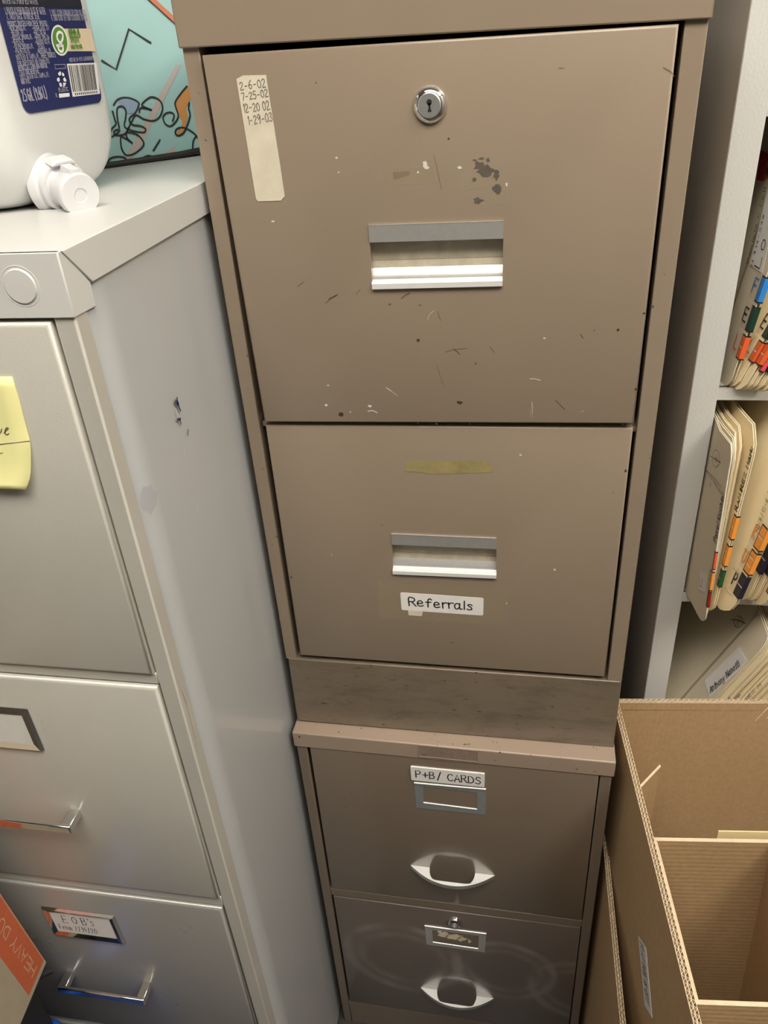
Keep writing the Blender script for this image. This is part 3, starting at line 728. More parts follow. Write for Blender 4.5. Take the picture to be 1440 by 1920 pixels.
for i, (zt_, zb_) in enumerate(RZ):
    b = MB(); xl, xr = GX - GW + .0168, GX - .0168
    y = GY - .0025
    front_plate(b, [(xl, y, zt_), (xr, y, zt_), (xr, y, zb_), (xl, y, zb_)], .018, None, 0, .0032)
    if i == 1:
        for bl in [(85, 1362, 4, 6), (92, 1376, 3, 3), (80, 1350, 3, 2)]: face(b, [onY(u, v, y) for u, v in blob(bl, .6, 8, int(bl[0]))], 1, NF, .0002)
    d = b.build('drawer', ['grey_front' if i < 2 else 'grey_front_shaded', 'white_mark'], gcab, ang=60)
    cx = GX - GW / 2 + .0015
    hz = zt_ - .1745
    # square bar pull on two posts
    hw, st, t = .0545, .019, .0042
    b = MB(); yy = y
    for s in (-1, 1):
        xa = cx + s * hw
        b.box(min(xa, xa - s * .0105), max(xa, xa - s * .0105), yy - st, yy, hz - .0045, hz + .0045)
    b.box(cx - hw, cx + hw, yy - st - .002, yy - st + .0022, hz - .0052, hz + .0048)
    b.build('bar_handle', ['chrome'], d, bevel=.0012)
    # card holder
    zz1, zz0 = zt_ - .0365, zt_ - .0882
    x0, x1 = cx - .0435, cx + .0435
    b = MB()
    f1 = .0075
    O = [(x0, y - .0005, zz1), (x1, y - .0005, zz1), (x1, y - .0005, zz0), (x0, y - .0005, zz0)]
    Mi = [(x0 + .002, y - .0032, zz1 - .0015), (x1 - .002, y - .0032, zz1 - .0015), (x1 - .002, y - .0032, zz0 + .0015), (x0 + .002, y - .0032, zz0 + .0015)]
    I = [(x0 + f1, y - .0016, zz1 - f1), (x1 - f1, y - .0016, zz1 - f1), (x1 - f1, y - .0016, zz0 + f1), (x0 + f1, y - .0016, zz0 + f1)]
    k = len(b.v); b.v += [Vector(p) for p in O + Mi + I]
    for r in (0, 4):
        for q in range(4): b.f.append([k + r + q, k + r + (q + 1) % 4, k + r + 4 + (q + 1) % 4, k + r + 4 + q]); b.m.append(0)
    b.build('card_holder', ['chrome'], d, ang=20)
    b = MB()
    b.box(x0 + f1 - .001, x1 - f1 + .001, y - .0012, y - .0004, zz0 + f1 - .001, zz1 - f1 + .001)
    if i == 2:
        T = [Vector((x0 + f1, y - .0012, zz1 - f1)), Vector((x1 - f1, y - .0012, zz1 - f1)), Vector((x0 + f1, y - .0012, zz0 + f1))]
        quad_text(b, "E O B's", *T, .18, .72, .47, .36, .0008, 1, NF, lift=.0003, jit=.2)
        quad_text(b, "From 7/14/20", *T, .06, .70, .86, .24, .0006, 1, NF, lift=.0003, jit=.2)
    b.build('card', ['paper', 'ink'], d, smooth=False)

# ================================================================== sticky note
ys_ = GY - .0032
P_ = lambda u, v, off: onY(u, v, ys_ - off)
tl, tr = P_(-110, 709, 0), P_(22.5, 706, 0)
br, bl = P_(49, 918, .006), P_(-90, 925, .006)
note = thing('sticky_note', (bl.x, ys_, bl.z), 'yellow sticky note with curling lower edge, stuck on the grey cabinet\'s top drawer', 'sticky note')
N = 14; b = MB(); k = 0
redge = [(22.5, 706), (29, 726), (37, 752), (44, 780), (50, 803), (55, 821), (57, 832), (58, 850), (58, 870), (57.5, 885), (56, 897), (52, 909), (48.5, 918)]
rows = []
for i, (u, v) in enumerate(redge):
    t = i / (len(redge) - 1); off = .0002 + .010 * max(0, t - .35) ** 1.6
    R_ = P_(u, v, off); rows.append([Vector((R_.x - .076 * (1 - j / 6), R_.y, R_.z + .0015 * (1 - j / 6) * 0)) for j in range(7)])
for i in range(len(rows)):
    b.v += rows[i]
for i in range(len(rows) - 1):
    for j in range(6): b.f.append([i * 7 + j, i * 7 + j + 1, (i + 1) * 7 + j + 1, (i + 1) * 7 + j]); b.m.append(0)
def noteP(u, v):
    vs = [q[1] for q in redge]; i = max(0, min(len(redge) - 2, sum(1 for q in vs if q <= v) - 1)); t = i / (len(redge) - 1)
    return P_(u, v, .0002 + .010 * max(0, t - .35) ** 1.6 + .0006)
b.strip([noteP(u, v) for u, v in smooth_path([(-20, 806), (-12, 800), (-8, 812), (0, 812), (3, 804)])], .0006, NF, 1)
b.strip([noteP(u, v) for u, v in smooth_path([(8, 812), (12, 806), (15, 803), (12, 802), (9, 808), (11, 815), (16, 813)])], .0006, NF, 1)
b.strip([noteP(u, v) for u, v in [(-60, 838), (0, 833), (30, 830), (55, 827)]], .0005, NF, 1)
b.strip([noteP(u, v) for u, v in [(-20, 851), (0, 850), (7, 849)]], .0005, NF, 1)
so = b.build('note_paper', ['sticky', 'pencil'], note, recalc=False)
sm = so.modifiers.new('Solidify', 'SOLIDIFY'); sm.thickness = .0002

# ================================================================== WATER JUG
th = math.radians(-5); jn = Vector((math.cos(th), math.sin(th), 0)); jt = Vector((-jn.y, jn.x, 0)); J0 = Vector((-.28, -.11, gt))
def J(t, d, z): return J0 + jt * t + jn * d + Vector((0, 0, z - gt))      # d: distance out of the face
def onJ(u, v, d=0.0): return onP(u, v, tuple(J0 + jn * d), tuple(jn))
jug = thing('water_jug', (J0.x - .12, J0.y + .05, gt), 'large milky plastic water jug with navy label and white spigot, on the grey cabinet', 'water jug')
b = MB()
t0, t1, dl = -.012, .146, .235
prof = []   # (z, inset) rounded shoulders at bottom and top
HH = .262
def outline(ins, rc):
    x0, x1, y0, y1 = t0 + ins, t1 - ins, -dl + ins, -ins * 1.0
    rc = min(rc, (x1 - x0) / 2 - .001); pts = []
    for cx_, cy_, a0 in ((x1 - rc, y1 - rc, 0), (x0 + rc, y1 - rc, PI / 2), (x0 + rc, y0 + rc, PI), (x1 - rc, y0 + rc, 1.5 * PI)):
        for i in range(7): pts.append((cx_ + rc * math.cos(a0 + i * PI / 12), cy_ + rc * math.sin(a0 + i * PI / 12)))
    return pts
lv = [(.0002, .034, .02), (.001, .026, .024), (.005, .017, .028), (.012, .010, .03), (.022, .005, .03), (.036, .0015, .028), (.052, 0, .026), (.12, 0, .024), (.19, 0, .026), (.215, .004, .03), (.235, .014, .034), (.25, .034, .036), (.256, .05, .03)]
k = 0
for z, ins, rc in lv:
    o_ = outline(ins, rc); b.v += [J(x, y, gt + z) for x, y in o_]
nn = 28
for i in range(len(lv) - 1):
    for q in range(nn): b.f.append([i * nn + q, i * nn + (q + 1) % nn, (i + 1) * nn + (q + 1) % nn, (i + 1) * nn + q]); b.m.append(0)
b.f.append(list(range(nn))[::-1]); b.m.append(0); b.f.append([(len(lv) - 1) * nn + q for q in range(nn)]); b.m.append(0)
jb = b.build('jug_body', ['hdpe'], jug, ang=60)
s_ = jb.modifiers.new('Sub', 'SUBSURF'); s_.levels = s_.render_levels = 1
b = MB()
b.tube([J(.02, -.10, gt + .25), J(.02, -.10, gt + .285), J(.06, -.10, gt + .30), J(.10, -.10, gt + .285), J(.10, -.10, gt + .25)], .009, 10)
b.build('carry_handle', ['hdpe'], jug)
# label on the end face
b = MB()
S4 = 6.545
def Lp(x, y, d=.0006): return onJ(x / S4, y / S4, d)
tL, tR = .0185, .1190; zL = .5862; zT = .70
def LQ(t, z): return J(t, .0004, z)
b.prism(rounded([LQ(tL, zL), LQ(tR, zL - .0005), LQ(tR, zT), LQ(tL, zT)], .008, 6), jn * .0003, 0)
zb_ = onJ(90, 14).z
b.prism([J(tL, .0008, zb_), J(tR, .0008, zb_), J(tR, .0008, .70), J(tL, .0008, .70)], jn * .0001, 1)
def ltxt(text, x0, x1, z, h, w=.0004, m=2, adv=5.0):
    tot = sum(NARROW.get(c, adv) if c in NARROW else adv for c in text) - 1
    write(b, text, J(x0, .0009, z), jt * ((x1 - x0) / tot), Vector((0, 0, h / 6)), w, m, jn, lift=.0001, adv=adv)
def lt(px, py): q = Lp(px, py); return ((q - J0).dot(jt), q.z)
for text, px0, py0, px1, py1, h in [
    ('WATER CO. PURIFIED WATER', 30, 45, 460, 50, .0036),
    ('1. PUNCH IN PERFORATED SLOT OF WATER', 60, 165, 560, 185, .0040), ('2. TWIST BACK TO BREAK SEAL', 80, 228, 490, 245, .0040),
    ('3. PULL KNOB FORWARD TO STOP OF BODY', 615, 190, 1060, 192, .0036), ('4. TURN KNOB 1/4 TURN CLOCKWISE TO POUR', 630, 247, 1075, 252, .0036),
    ('PRODUCT TRUSTED FROM THESE SPRINGS:', 95, 315, 590, 322, .0030), ('-BLUE SPRING, FL', 110, 368, 315, 372, .0026), ('-HIGHLAND, TN', 395, 368, 600, 372, .0026),
    ('-BENTON, TN', 130, 422, 285, 425, .0026), ('-HALL CO, GA', 410, 422, 560, 426, .0026), ('-CRYSTAL SPRINGS, FL', 140, 480, 395, 484, .0026), ('-WHITE SPR, GA', 420, 480, 605, 484, .0026),
    ('-GENEVA, FL', 150, 538, 300, 540, .0026), ('-MADISON CO, FL', 430, 538, 615, 540, .0026), ('-SILVER SPRINGS, FL', 165, 594, 410, 598, .0026), ('TEXAS', 465, 594, 545, 596, .0026),
    ('-PALMETTO, FL', 180, 650, 370, 653, .0026), ('-WHITEHALL, FL', 455, 648, 630, 648, .0026), ('BOTTLED IN TAMPA, FL. THREE SOURCES', 200, 722, 685, 712, .0030),
    ('FOR QUESTIONS OR COMMENTS', 215, 800, 605, 782, .0028), ('REPORT CALL 1-800-000-0000 OR', 225, 855, 580, 840, .0028), ('VISIT OUR WEBPAGE', 235, 912, 480, 898, .0028), ('2023 WATER CO. TAMPA, FL', 245, 968, 605, 948, .0028), ('MADE IN U.S.', 262, 1030, 370, 1020, .0026),
    ('2.5 GAL (9.46 L)', 280, 1232, 585, 1212, .0072), ('MUST BE 21+ IN FL CASH REDEMPT 1', 850, 752, 1160, 740, .0024)]:
    a = lt(px0, py0); c_ = lt(px1, py1)
    ltxt(text, a[0], c_[0], (a[1] + c_[1]) / 2, h, .00040 if h < .006 else .0010)
def poly(pts, m, d): b.add([Lp(x, y, d) for x, y in pts], [list(range(len(pts)))], m)
def ell(cx, cy, rx, ry, sk, n=28): return [(cx + rx * math.cos(2 * PI * i / n) + sk * math.sin(2 * PI * i / n), cy + ry * math.sin(2 * PI * i / n)) for i in range(n)]
poly([(735, 352), (1112, 350), (1170, 628), (735, 630)], 5, .0010)
poly(ell(735, 495, 104, 190, 26), 3, .0012); poly(ell(735, 495, 88, 165, 23), 4, .0014)
b.strip([Lp(x, y, .0016) for x, y in smooth_path([(700, 560), (755, 560), (775, 590), (765, 630), (735, 625), (715, 585), (750, 520), (770, 470), (765, 410), (725, 395), (700, 430), (712, 490), (770, 560)])], .0018, jn, 3)
poly([(690, 480), (715, 470), (712, 500)], 3, .0015)
for (x0, y0, x1, t_, h_) in [(838, 412, 975, 'RECYCLABLE & 100%', .0028), (850, 468, 975, 'RECYCLED', .0040), (858, 528, 968, 'SPRING', .0040), (865, 600, 1005, 'FROM THE BOX', .0024)]:
    a = lt(x0, y0); c_ = lt(x1, y0 - 3); tot = 5.0 * len(t_)
    write(b, t_, J(a[0], .0014, a[1]), jt * ((c_[0] - a[0]) / tot), Vector((0, 0, h_ / 6)), .0006, 4, jn, lift=.0002)
# bar code
poly([(820, 783), (1180, 770), (1228, 1150), (892, 1188)], 3, .0010)
rnd = random.Random(5); x = .05
while x < .93:
    w_ = rnd.choice([.010, .016, .03, .022]); 
    def bc(f, g): 
        ax, ay = 820 + (1180 - 820) * f, 783 + (770 - 783) * f; bx_, by_ = 892 + (1228 - 892) * f, 1188 + (1150 - 1188) * f
        return (ax + (bx_ - ax) * g, ay + (by_ - ay) * g)
    poly([bc(x, .05), bc(x + w_, .05), bc(x + w_, .86), bc(x, .86)], 6, .0012); x += w_ + rnd.choice([.012, .02, .03])
for i in range(12):
    f = .1 + i * .07; poly([bc(f, .90), bc(f + .035, .90), bc(f + .035, .965), bc(f, .965)], 6, .0012)
# recycling mark and small plate
poly([(668, 790), (800, 785), (812, 840), (680, 850)], 2, .0010); poly([(672, 797), (795, 792), (804, 832), (684, 842)], 0, .0011)
for (pts) in ([(725, 930), (710, 900), (740, 872), (752, 900), (745, 925)], [(760, 925), (762, 885), (785, 905), (790, 930), (775, 935)], [(790, 945), (812, 975), (815, 1000), (785, 1000), (775, 970)],
              [(775, 1015), (812, 1015), (800, 1050), (775, 1070)], [(725, 1015), (755, 1020), (762, 1065), (735, 1062)], [(700, 960), (725, 950), (735, 985), (720, 1008), (700, 990)]): poly(pts, 3, .0012)
a = lt(722, 1130); c_ = lt(835, 1122); ltxt('PLASTIC', a[0], c_[0], a[1], .0026, .0005)
poly([(722, 1150), (852, 1140), (855, 1185), (728, 1200)], 3, .0011)
a = lt(765, 1178); c_ = lt(820, 1172); ltxt('HDPE', a[0], c_[0], a[1], .0024, .0006, m=0)
a = lt(682, 1195); ltxt('8', a[0], a[0] + .002, a[1], .0026, .0005)
lo = b.build('label', ['navy', 'navy_dk', 'lbl_txt', 'lbl_white', 'lbl_green', 'lbl_cream', 'bag_edge'], jug, smooth=False, recalc=False)
# spigot
s0 = onJ(97, 343, -.004); sd_ = (jn * .80 + Vector((.10, -.62, -.20))).normalized()
b = MB()
b.lathe(s0 - jn * .006, jn, [(.0215, 0), (.0215, .006), (.0205, .0085), (.018, .010), (.0165, .016), (.0165, .019)], 36)
b.lathe(s0 + jn * .006, sd_, [(.0185, 0), (.0185, .010), (.0175, .0125), (.0150, .0125), (.0135, .014), (.0135, .030)], 36)
sp_ = b.build('spigot', ['spigot'], jug, ang=40)
b = MB(); tip = s0 + jn * .006 + sd_ * .018
b.lathe(tip, sd_, [(.0136, 0), (.0140, .004), (.0150, .010), (.0154, .013), (.0150, .0165), (.0142, .0175), (.0052, .0175), (.0048, .0168), (0, .0168)], 36)
up_ = Vector((0, 0, 1)); up_ = (up_ - sd_ * up_.dot(sd_)).normalized(); sdn = sd_.cross(up_)
b.prism([tip + up_ * .012 + sdn * .005, tip + up_ * .012 - sdn * .005, tip + up_ * .0175 - sdn * .0035, tip + up_ * .0175 + sdn * .0035], sd_ * .015)
b.build('knob', ['spigot'], sp_, ang=40)
b = MB(); q = s0 + jn * .006 + sd_ * .004
b.prism([q + up_ * .016 - sdn * .010, q + up_ * .016 + sdn * .010, q + up_ * .0205 + sdn * .006, q + up_ * .0205 - sdn * .006], sd_ * .013)
b.build('lever', ['spigot'], sp_, bevel=.0015)

# ================================================================== TEAL BAG
Bl = onZ(172, 319, gt); Br = onZ(372, 292, gt)
bd = (Br - Bl).normalized(); bnv = Vector((bd.y, -bd.x, 0)); lean = .10
bN = (bnv + Vector((0, 0, lean))).normalized()
bag = thing('tote_bag', ((Bl + Br) / 2), 'teal woven bag printed with black line drawings, standing behind the water jug', 'bag')
def onB(u, v, off=0.0): return onP(u, v, tuple(Bl + bN * off), tuple(bN))
upv = bN.cross(bd).normalized()
if upv.z < 0: upv = -upv
L0, L1 = -.16, (Br - Bl).length + .055
Hb = .30; dp = .16
def BP(s, h, d): return Bl + bd * s + upv * h - bnv * d
b = MB(); k = 0; NS, NH = 24, 16
def puff(s, h): 
    f = math.sin(PI * min(1, max(0, (s - L0) / (L1 - L0)))) * math.sin(PI * min(1, h / Hb)); return .0 * f
for face_d, sg in ((0, 1), (dp, -1)):
    for i in range(NH + 1):
        h = .004 + Hb * i / NH
        for j in range(NS + 1):
            s = L0 + (L1 - L0) * j / NS
            b.v.append(BP(s, h, face_d * (1 - .15 * i / NH) * 1.0))
for fc in (0, 1):
    o_ = fc * (NH + 1) * (NS + 1)
    for i in range(NH):
        for j in range(NS): b.f.append([o_ + i * (NS + 1) + j, o_ + i * (NS + 1) + j + 1, o_ + (i + 1) * (NS + 1) + j + 1, o_ + (i + 1) * (NS + 1) + j]); b.m.append(0)
o_ = (NH + 1) * (NS + 1)
for i in range(NH):
    for j in (0, NS): b.f.append([i * (NS + 1) + j, (i + 1) * (NS + 1) + j, o_ + (i + 1) * (NS + 1) + j, o_ + i * (NS + 1) + j]); b.m.append(0)
for j in range(NS):
    for i in (0, NH): b.f.append([i * (NS + 1) + j, i * (NS + 1) + j + 1, o_ + i * (NS + 1) + j + 1, o_ + i * (NS + 1) + j]); b.m.append(0)
# printed bands and colour patches, then the ink line drawing
def bpoly(pts, m, off=.0004): b.add([onB(u, v, off) for u, v in pts], [list(range(len(pts)))], m)
c5 = lambda x, y: (180 + x / 7.2, 130 + y / 7.2)
bpoly([c5(1080, -60), c5(1150, -60), c5(560, 1130), c5(400, 1250), c5(440, 1120)], 1)
bpoly([c5(1080, 1020), c5(1060, 1130), c5(880, 1210), c5(960, 1110)], 1)
bpoly([c5(300, 430), c5(370, 385), c5(470, 395), c5(560, 440), c5(575, 480), c5(520, 590), c5(410, 600), c5(400, 520), c5(340, 490)], 2, .0006)
bpoly([c5(1260, 220), c5(1200, 270), c5(1070, 440), c5(1110, 620), c5(1160, 680), c5(1160, 780), c5(1080, 860), c5(1120, 890), c5(1190, 830), c5(1240, 650), c5(1215, 520), c5(1280, 400)], 3, .0006)
INK = [
 [(240, 480), (290, 410), (370, 382), (470, 392), (560, 435), (578, 480), (530, 590), (460, 650), (455, 700), (500, 750), (600, 765), (665, 800), (660, 845), (600, 850), (470, 820), (385, 770), (400, 660), (405, 570), (375, 510), (320, 500), (285, 540), (290, 660), (315, 790)],
 [(225, 570), (250, 660), (270, 740), (215, 800), (185, 880), (205, 910), (260, 880), (320, 830), (280, 815), (240, 850), (280, 890), (400, 865), (460, 750), (540, 620), (640, 670), (770, 695), (860, 640), (900, 520), (860, 420), (760, 372), (680, 410), (618, 480), (680, 520), (755, 550), (690, 530), (600, 525), (585, 575)],
 [(440, 790), (410, 870), (430, 940), (495, 1000), (350, 910), (335, 1000), (360, 1100), (420, 1160), (530, 1130), (645, 1020), (600, 920), (520, 865), (430, 850)],
 [(180, 1310), (160, 1260), (200, 1200), (300, 1178), (390, 1195), (420, 1250), (390, 1300)], [(300, 1275), (340, 1275)],
 [(600, 1250), (630, 1200), (700, 1165), (760, 1180), (770, 1215)],
 [(862, 955), (775, 1095)],
 [(1225, 230), (1150, 320), (1070, 440), (1080, 520), (1110, 620), (1080, 700), (1010, 765), (940, 740), (905, 660), (935, 600), (1010, 580), (1055, 620), (1035, 695)],
 [(1260, 455), (1250, 530), (1270, 620), (1230, 760), (1180, 860), (1110, 895), (1070, 860), (1090, 805), (1160, 785), (1240, 810), (1330, 870), (1400, 960)],
 [(1350, 900), (1310, 980), (1305, 1130)],
]
for st in INK: b.strip([onB(*c5(x, y), .0010) for x, y in smooth_path(st)], .0016, bN, 4)
c1_ = lambda x, y: (x / 3.6, y / 3.6)
for st in [[(690, 410), (785, 468), (870, 195), (1015, 287)]]: b.strip([onB(*c1_(x, y), .0010) for x, y in st], .0018, bN, 4)
b.build('bag_shell', ['teal', 'bag_pink', 'bag_lilac', 'bag_orange', 'bag_edge'], bag, smooth=False, recalc=False)
b = MB(); b.tube([BP(L0, .003, -.001), BP((L0 + L1) * .2, .002, -.002), BP(L1 * .55, .0035, -.0015), BP(L1 * .8, .006, -.001), BP(L1, .005, 0), BP(L1, .004, dp)], .0030, 8)
b.build('bottom_binding', ['bag_edge'], bag)
b = MB(); r0, r1 = onB(283, -8, .001), onB(331, 36, .001)
dv = (r1 - r0); e0, e1 = r0 - dv * .8, r1 + dv * 1.2
wv = upv * .006
b.prism([e0, e1, e1 - wv, e0 - wv], bN * .0015)
b.build('orange_band', ['bag_rim'], bag)

# ================================================================== SHELF UNIT
YS = .12
zs1, zs1b, zs2, zs2b = .2940, .2789, .0343, .0198
pitch_ = zs1b - zs2b
XL, XR = .2418, .2681
shelf = thing('file_shelf', (.70, YS + .2, FLOOR), 'grey metal open file shelving unit full of medical folders, right of the tan cabinets', 'shelving')
b = MB()
b.box(XL + .0002, XR, YS, YS + .003, FLOOR, 1.25, 0)
b.box(XL, XL + .0015, YS + .0008, YS + .42, FLOOR, 1.25, 1); b.box(XR - .0015, XR, YS + .016, YS + .42, FLOOR, 1.25, 0)
b.build('side_panel', ['shelf', 'shelf_side'], shelf, bevel=.0008)
b = MB(); b.box(1.168, 1.19, YS, YS + .42, FLOOR, 1.25); b.build('side_panel', ['shelf'], shelf, bevel=.0008)
b = MB(); b.box(XL, 1.19, YS + .42, YS + .424, FLOOR, 1.25); b.build('back_panel', ['shelf_side'], shelf)
for zt_ in [zs1 + 2 * pitch_, zs1 + pitch_, zs1, zs2, zs2 - pitch_, zs2 - 2 * pitch_, zs2 - 3 * pitch_ + .05]:
    b = MB(); b.box(XR, 1.168, YS + .002, YS + .42, zt_ - .0015, zt_); b.box(XR, 1.168, YS + .002, YS + .006, zt_ - .0146, zt_)
    b.build('shelf_board', ['shelf'], shelf, bevel=.0006)
b = MB()
for p0, p1, w_ in [((1232, 480), (1236, 498), 0), ]: pass
b.strip([onX(1286, 498, XL), onX(1294, 430, XL), onX(1307, 376, XL)], .004, (-1, 0, 0), 0, .0005)
b.build('scuff_mark', ['shelf'], shelf, smooth=False); b = MB()
b.strip([onX(1340, 130, XL), onX(1346, 75, XL)], .002, (-1, 0, 0), 0, .0005); b.build('scuff_mark', ['shelf'], shelf, smooth=False)


class Folder:
    """A folder: surface S(s,h): s metres back from the front edge, h 0..1 up the edge"""
    def __init__(f, B, T, dirv, Dp=.28, th=.0022, straight=.075, mats=('manila', 'manila_edge'), corner=(.02, .10), label='', rx=.0, tabs=(), xmin=.2700, torn=False, bcorner=.012, papers=True, minx_h=None):
        f.B, f.T = Vector(B), Vector(T); d = Vector((dirv[0], dirv[1], 0)).normalized(); f.d = d; f.straight = straight; f.xmin = xmin; f.Dp = Dp; f.th = th
        f.o = thing('file_folder', tuple(f.B), label, 'folder')
        ex = (f.T - f.B); f.H = ex.length; f.u = ex.normalized()
        f.nrm = d.cross(f.u).normalized()
        if f.nrm.x > 0: f.nrm = -f.nrm
        b = MB()
        hs = [0, .02, .05, .1, .2, .35, .5, .65, .8, .88, .93, .97, .985, 1.0]
        ss = [0, .012, .03, .055, straight, straight + .03, straight + .07, Dp * .7, Dp]
        rnd = random.Random(int(abs(f.B.x) * 1e5))
        jit = [rnd.uniform(0, .0008) for _ in hs]
        for leaf in (0, 1):
            k = len(b.v)
            for off in (0, .0006):
                for i, h in enumerate(hs):
                    s0_ = jit[i] + leaf * .002
                    a, bb = corner
                    hh = 1 - (bb / f.H if bb < f.H else .5)
                    if h > 1 - a * 6: pass
                    dist = (1 - h) * f.H
                    if dist < bb: s0_ += a * (1 - dist / bb) ** 1.6
                    db = h * f.H
                    if db < bcorner: s0_ += bcorner * (1 - db / bcorner) ** 2
                    if torn and .35 < h < .9: s0_ += rnd.uniform(0, .002)
                    for s in ss:
                        b.v.append(f.S(s0_ + s * (1 - s0_ / Dp), h, -(leaf * th + off)))
            R_, C_ = len(hs), len(ss)
            for i in range(R_ - 1):
                for j in range(C_ - 1):
                    a0 = k + i * C_ + j; b.f.append([a0, a0 + 1, a0 + C_ + 1, a0 + C_]); b.m.append(0)
                    a1 = a0 + R_ * C_; b.f.append([a1, a1 + 1, a1 + C_ + 1, a1 + C_]); b.m.append(0)
            for i in range(R_ - 1):
                a0 = k + i * C_; b.f.append([a0, a0 + C_, a0 + C_ + R_ * C_, a0 + R_ * C_]); b.m.append(1)
                a0 = k + i * C_ + C_ - 1; b.f.append([a0, a0 + C_, a0 + C_ + R_ * C_, a0 + R_ * C_]); b.m.append(1)
            for j in range(C_ - 1):
                a0 = k + j; b.f.append([a0, a0 + 1, a0 + 1 + R_ * C_, a0 + R_ * C_]); b.m.append(1)
                a0 = k + (R_ - 1) * C_ + j; b.f.append([a0, a0 + 1, a0 + 1 + R_ * C_, a0 + R_ * C_]); b.m.append(1)
        f.cover = b.build('folder_cover', mats, f.o, ang=60)
        if papers and th > .0015:
            b = MB()
            A1, A2 = [], []
            for (s, h) in [(.010, .03), (.010, .60), (.016, .93), (Dp - .01, .93), (Dp - .01, .03)]:
                A1.append(f.S(s, h, -.0008)); A2.append(f.S(s, h, -max(th - .0002, .001)))
            b.hexa(A1, A2); b.build('papers', ['sheets'], f.o)
        for t in tabs: f.tab(*t)
    def S(f, s, h, off=0.0):
        P = f.B + (f.T - f.B) * h; k = min(s, f.straight); P = P + f.d * k
        if s > f.straight: P = P + Vector((0, 1, 0)) * (s - f.straight)
        if P.x - .0 < f.xmin and s > .045: P.x = f.xmin + (P.x - f.xmin) * 0.0
        return P + f.nrm * off
    def tab(f, h0, h1, s1, s2, colr, letter=None, lc='ink', rows=2, s0=-.0004):
        """coloured index sticker wrapped round the front edge; s1 colour width, s2 full width"""
        b = MB()
        def q(sa, sb, ha, hb, m, off): b.add([f.S(sa, ha, off), f.S(sb, ha, off), f.S(sb, hb, off), f.S(sa, hb, off)], [[0, 1, 2, 3]], m)
        if s2 > s1: q(s1, s2, h0, h1, 4, .0004)
        q(s0, s1, h0, h1, 1, .0005); e = (h1 - h0)
        q(s0, s1 - .0012, h0 + e * .06, h1 - e * .06, 2, .0006)
        for r in range(1, rows): q(s0, s1 - .0012, h0 + e * (r / rows) - e * .02, h0 + e * (r / rows) + e * .02, 0, .0007)
        # front wrap
        for ha, hb, m, ex_ in ((h0, h1, 1, .0004), (h0 + e * .06, h1 - e * .06, 2, .0006)):
            b.add([f.S(-ex_ - .0002, ha, .0005), f.S(-ex_ - .0002, hb, .0005), f.S(-ex_ - .0002, hb, -f.th - .0006), f.S(-ex_ - .0002, ha, -f.th - .0006)], [[0, 1, 2, 3]], m)
        if letter:
            hh = (h1 - h0) * f.H
            # letters read along the edge, tops towards the back of the shelf
            O_ = f.S(s2 - .0015, h0 + e * .62 if False else h0 + e * .72, 0)
            write(b, letter, f.S(s1 + (s2 - s1) * .86, h0 + e * .24, 0), -f.d * ((s2 - s1) * .62 / 4), f.u * (hh * .52 / 6), .0019, 3, f.nrm, lift=.0009)
        b.build('index_tab', ['t_white', 'ink', colr, lc, 't_clear'], f.o, smooth=False, recalc=False)
        return b
    def ink(f, strokes, w=.0006, m='ink', name='handwriting', lift=.0008):
        b = MB()
        for st in strokes: b.strip([f.S(s, h) for s, h in st], w, f.nrm, 0, lift)
        b.build(name, [m], f.o, smooth=False, recalc=False)
    def onF(f, u, v): return onP(u, v, tuple(f.B), tuple(f.nrm))


DA = (-.0105, .0694)
# ---- shelf 1 (top row in view)
a_ = Folder((.2750, .112, zs1), (.3062, .112, zs1 + .232), (-.006, .06), label='pale folder with blue F and green E tabs, against the panel on the upper shelf', mats=('manila2', 'manila_edge'), th=.004, straight=.05,
            tabs=[(.14, .245, .0075, .022, 't_red', 'L', 't_red', 2), (.26, .365, .0075, .022, 't_green', 'E', 'ink', 1), (.38, .485, .0075, .022, 't_blue', 'F', 't_blue', 1)])
b = MB()
pl = [a_.onF(u, v) for u, v in [(1407, 497), (1430, 512), (1470, 340), (1447, 328)]]
sheet(b, pl, a_.nrm, .0004, 0, .0003)
ev = (pl[3] - pl[0]).normalized(); pv = (pl[0] - pl[1]).normalized()
write(b, 'H 914-248', a_.onF(1413, 499), ev * .0011, pv * .0008, .0006, 1, a_.nrm, lift=.001, jit=.2)
write(b, 'Lo', a_.onF(1426, 504), ev * .0030, pv * .0022, .0012, 1, a_.nrm, lift=.001)
write(b, 'Daniela C Cell', a_.onF(1405, 494), ev * .0012, pv * .0009, .0006, 1, a_.nrm, lift=.001, jit=.3)
b.build('name_label', ['paper', 'ink'], a_.o, smooth=False, recalc=False)
b = MB(); rp = [onP(u, v, tuple(a_.S(.04, .5)), tuple(a_.nrm)) for u, v in [(1428, 282), (1444, 288), (1434, 340), (1421, 338)]]
sheet(b, rp, a_.nrm, .0006, 0, .0006); b.build('red_tab', ['t_dred'], a_.o, smooth=False)
sx = .012
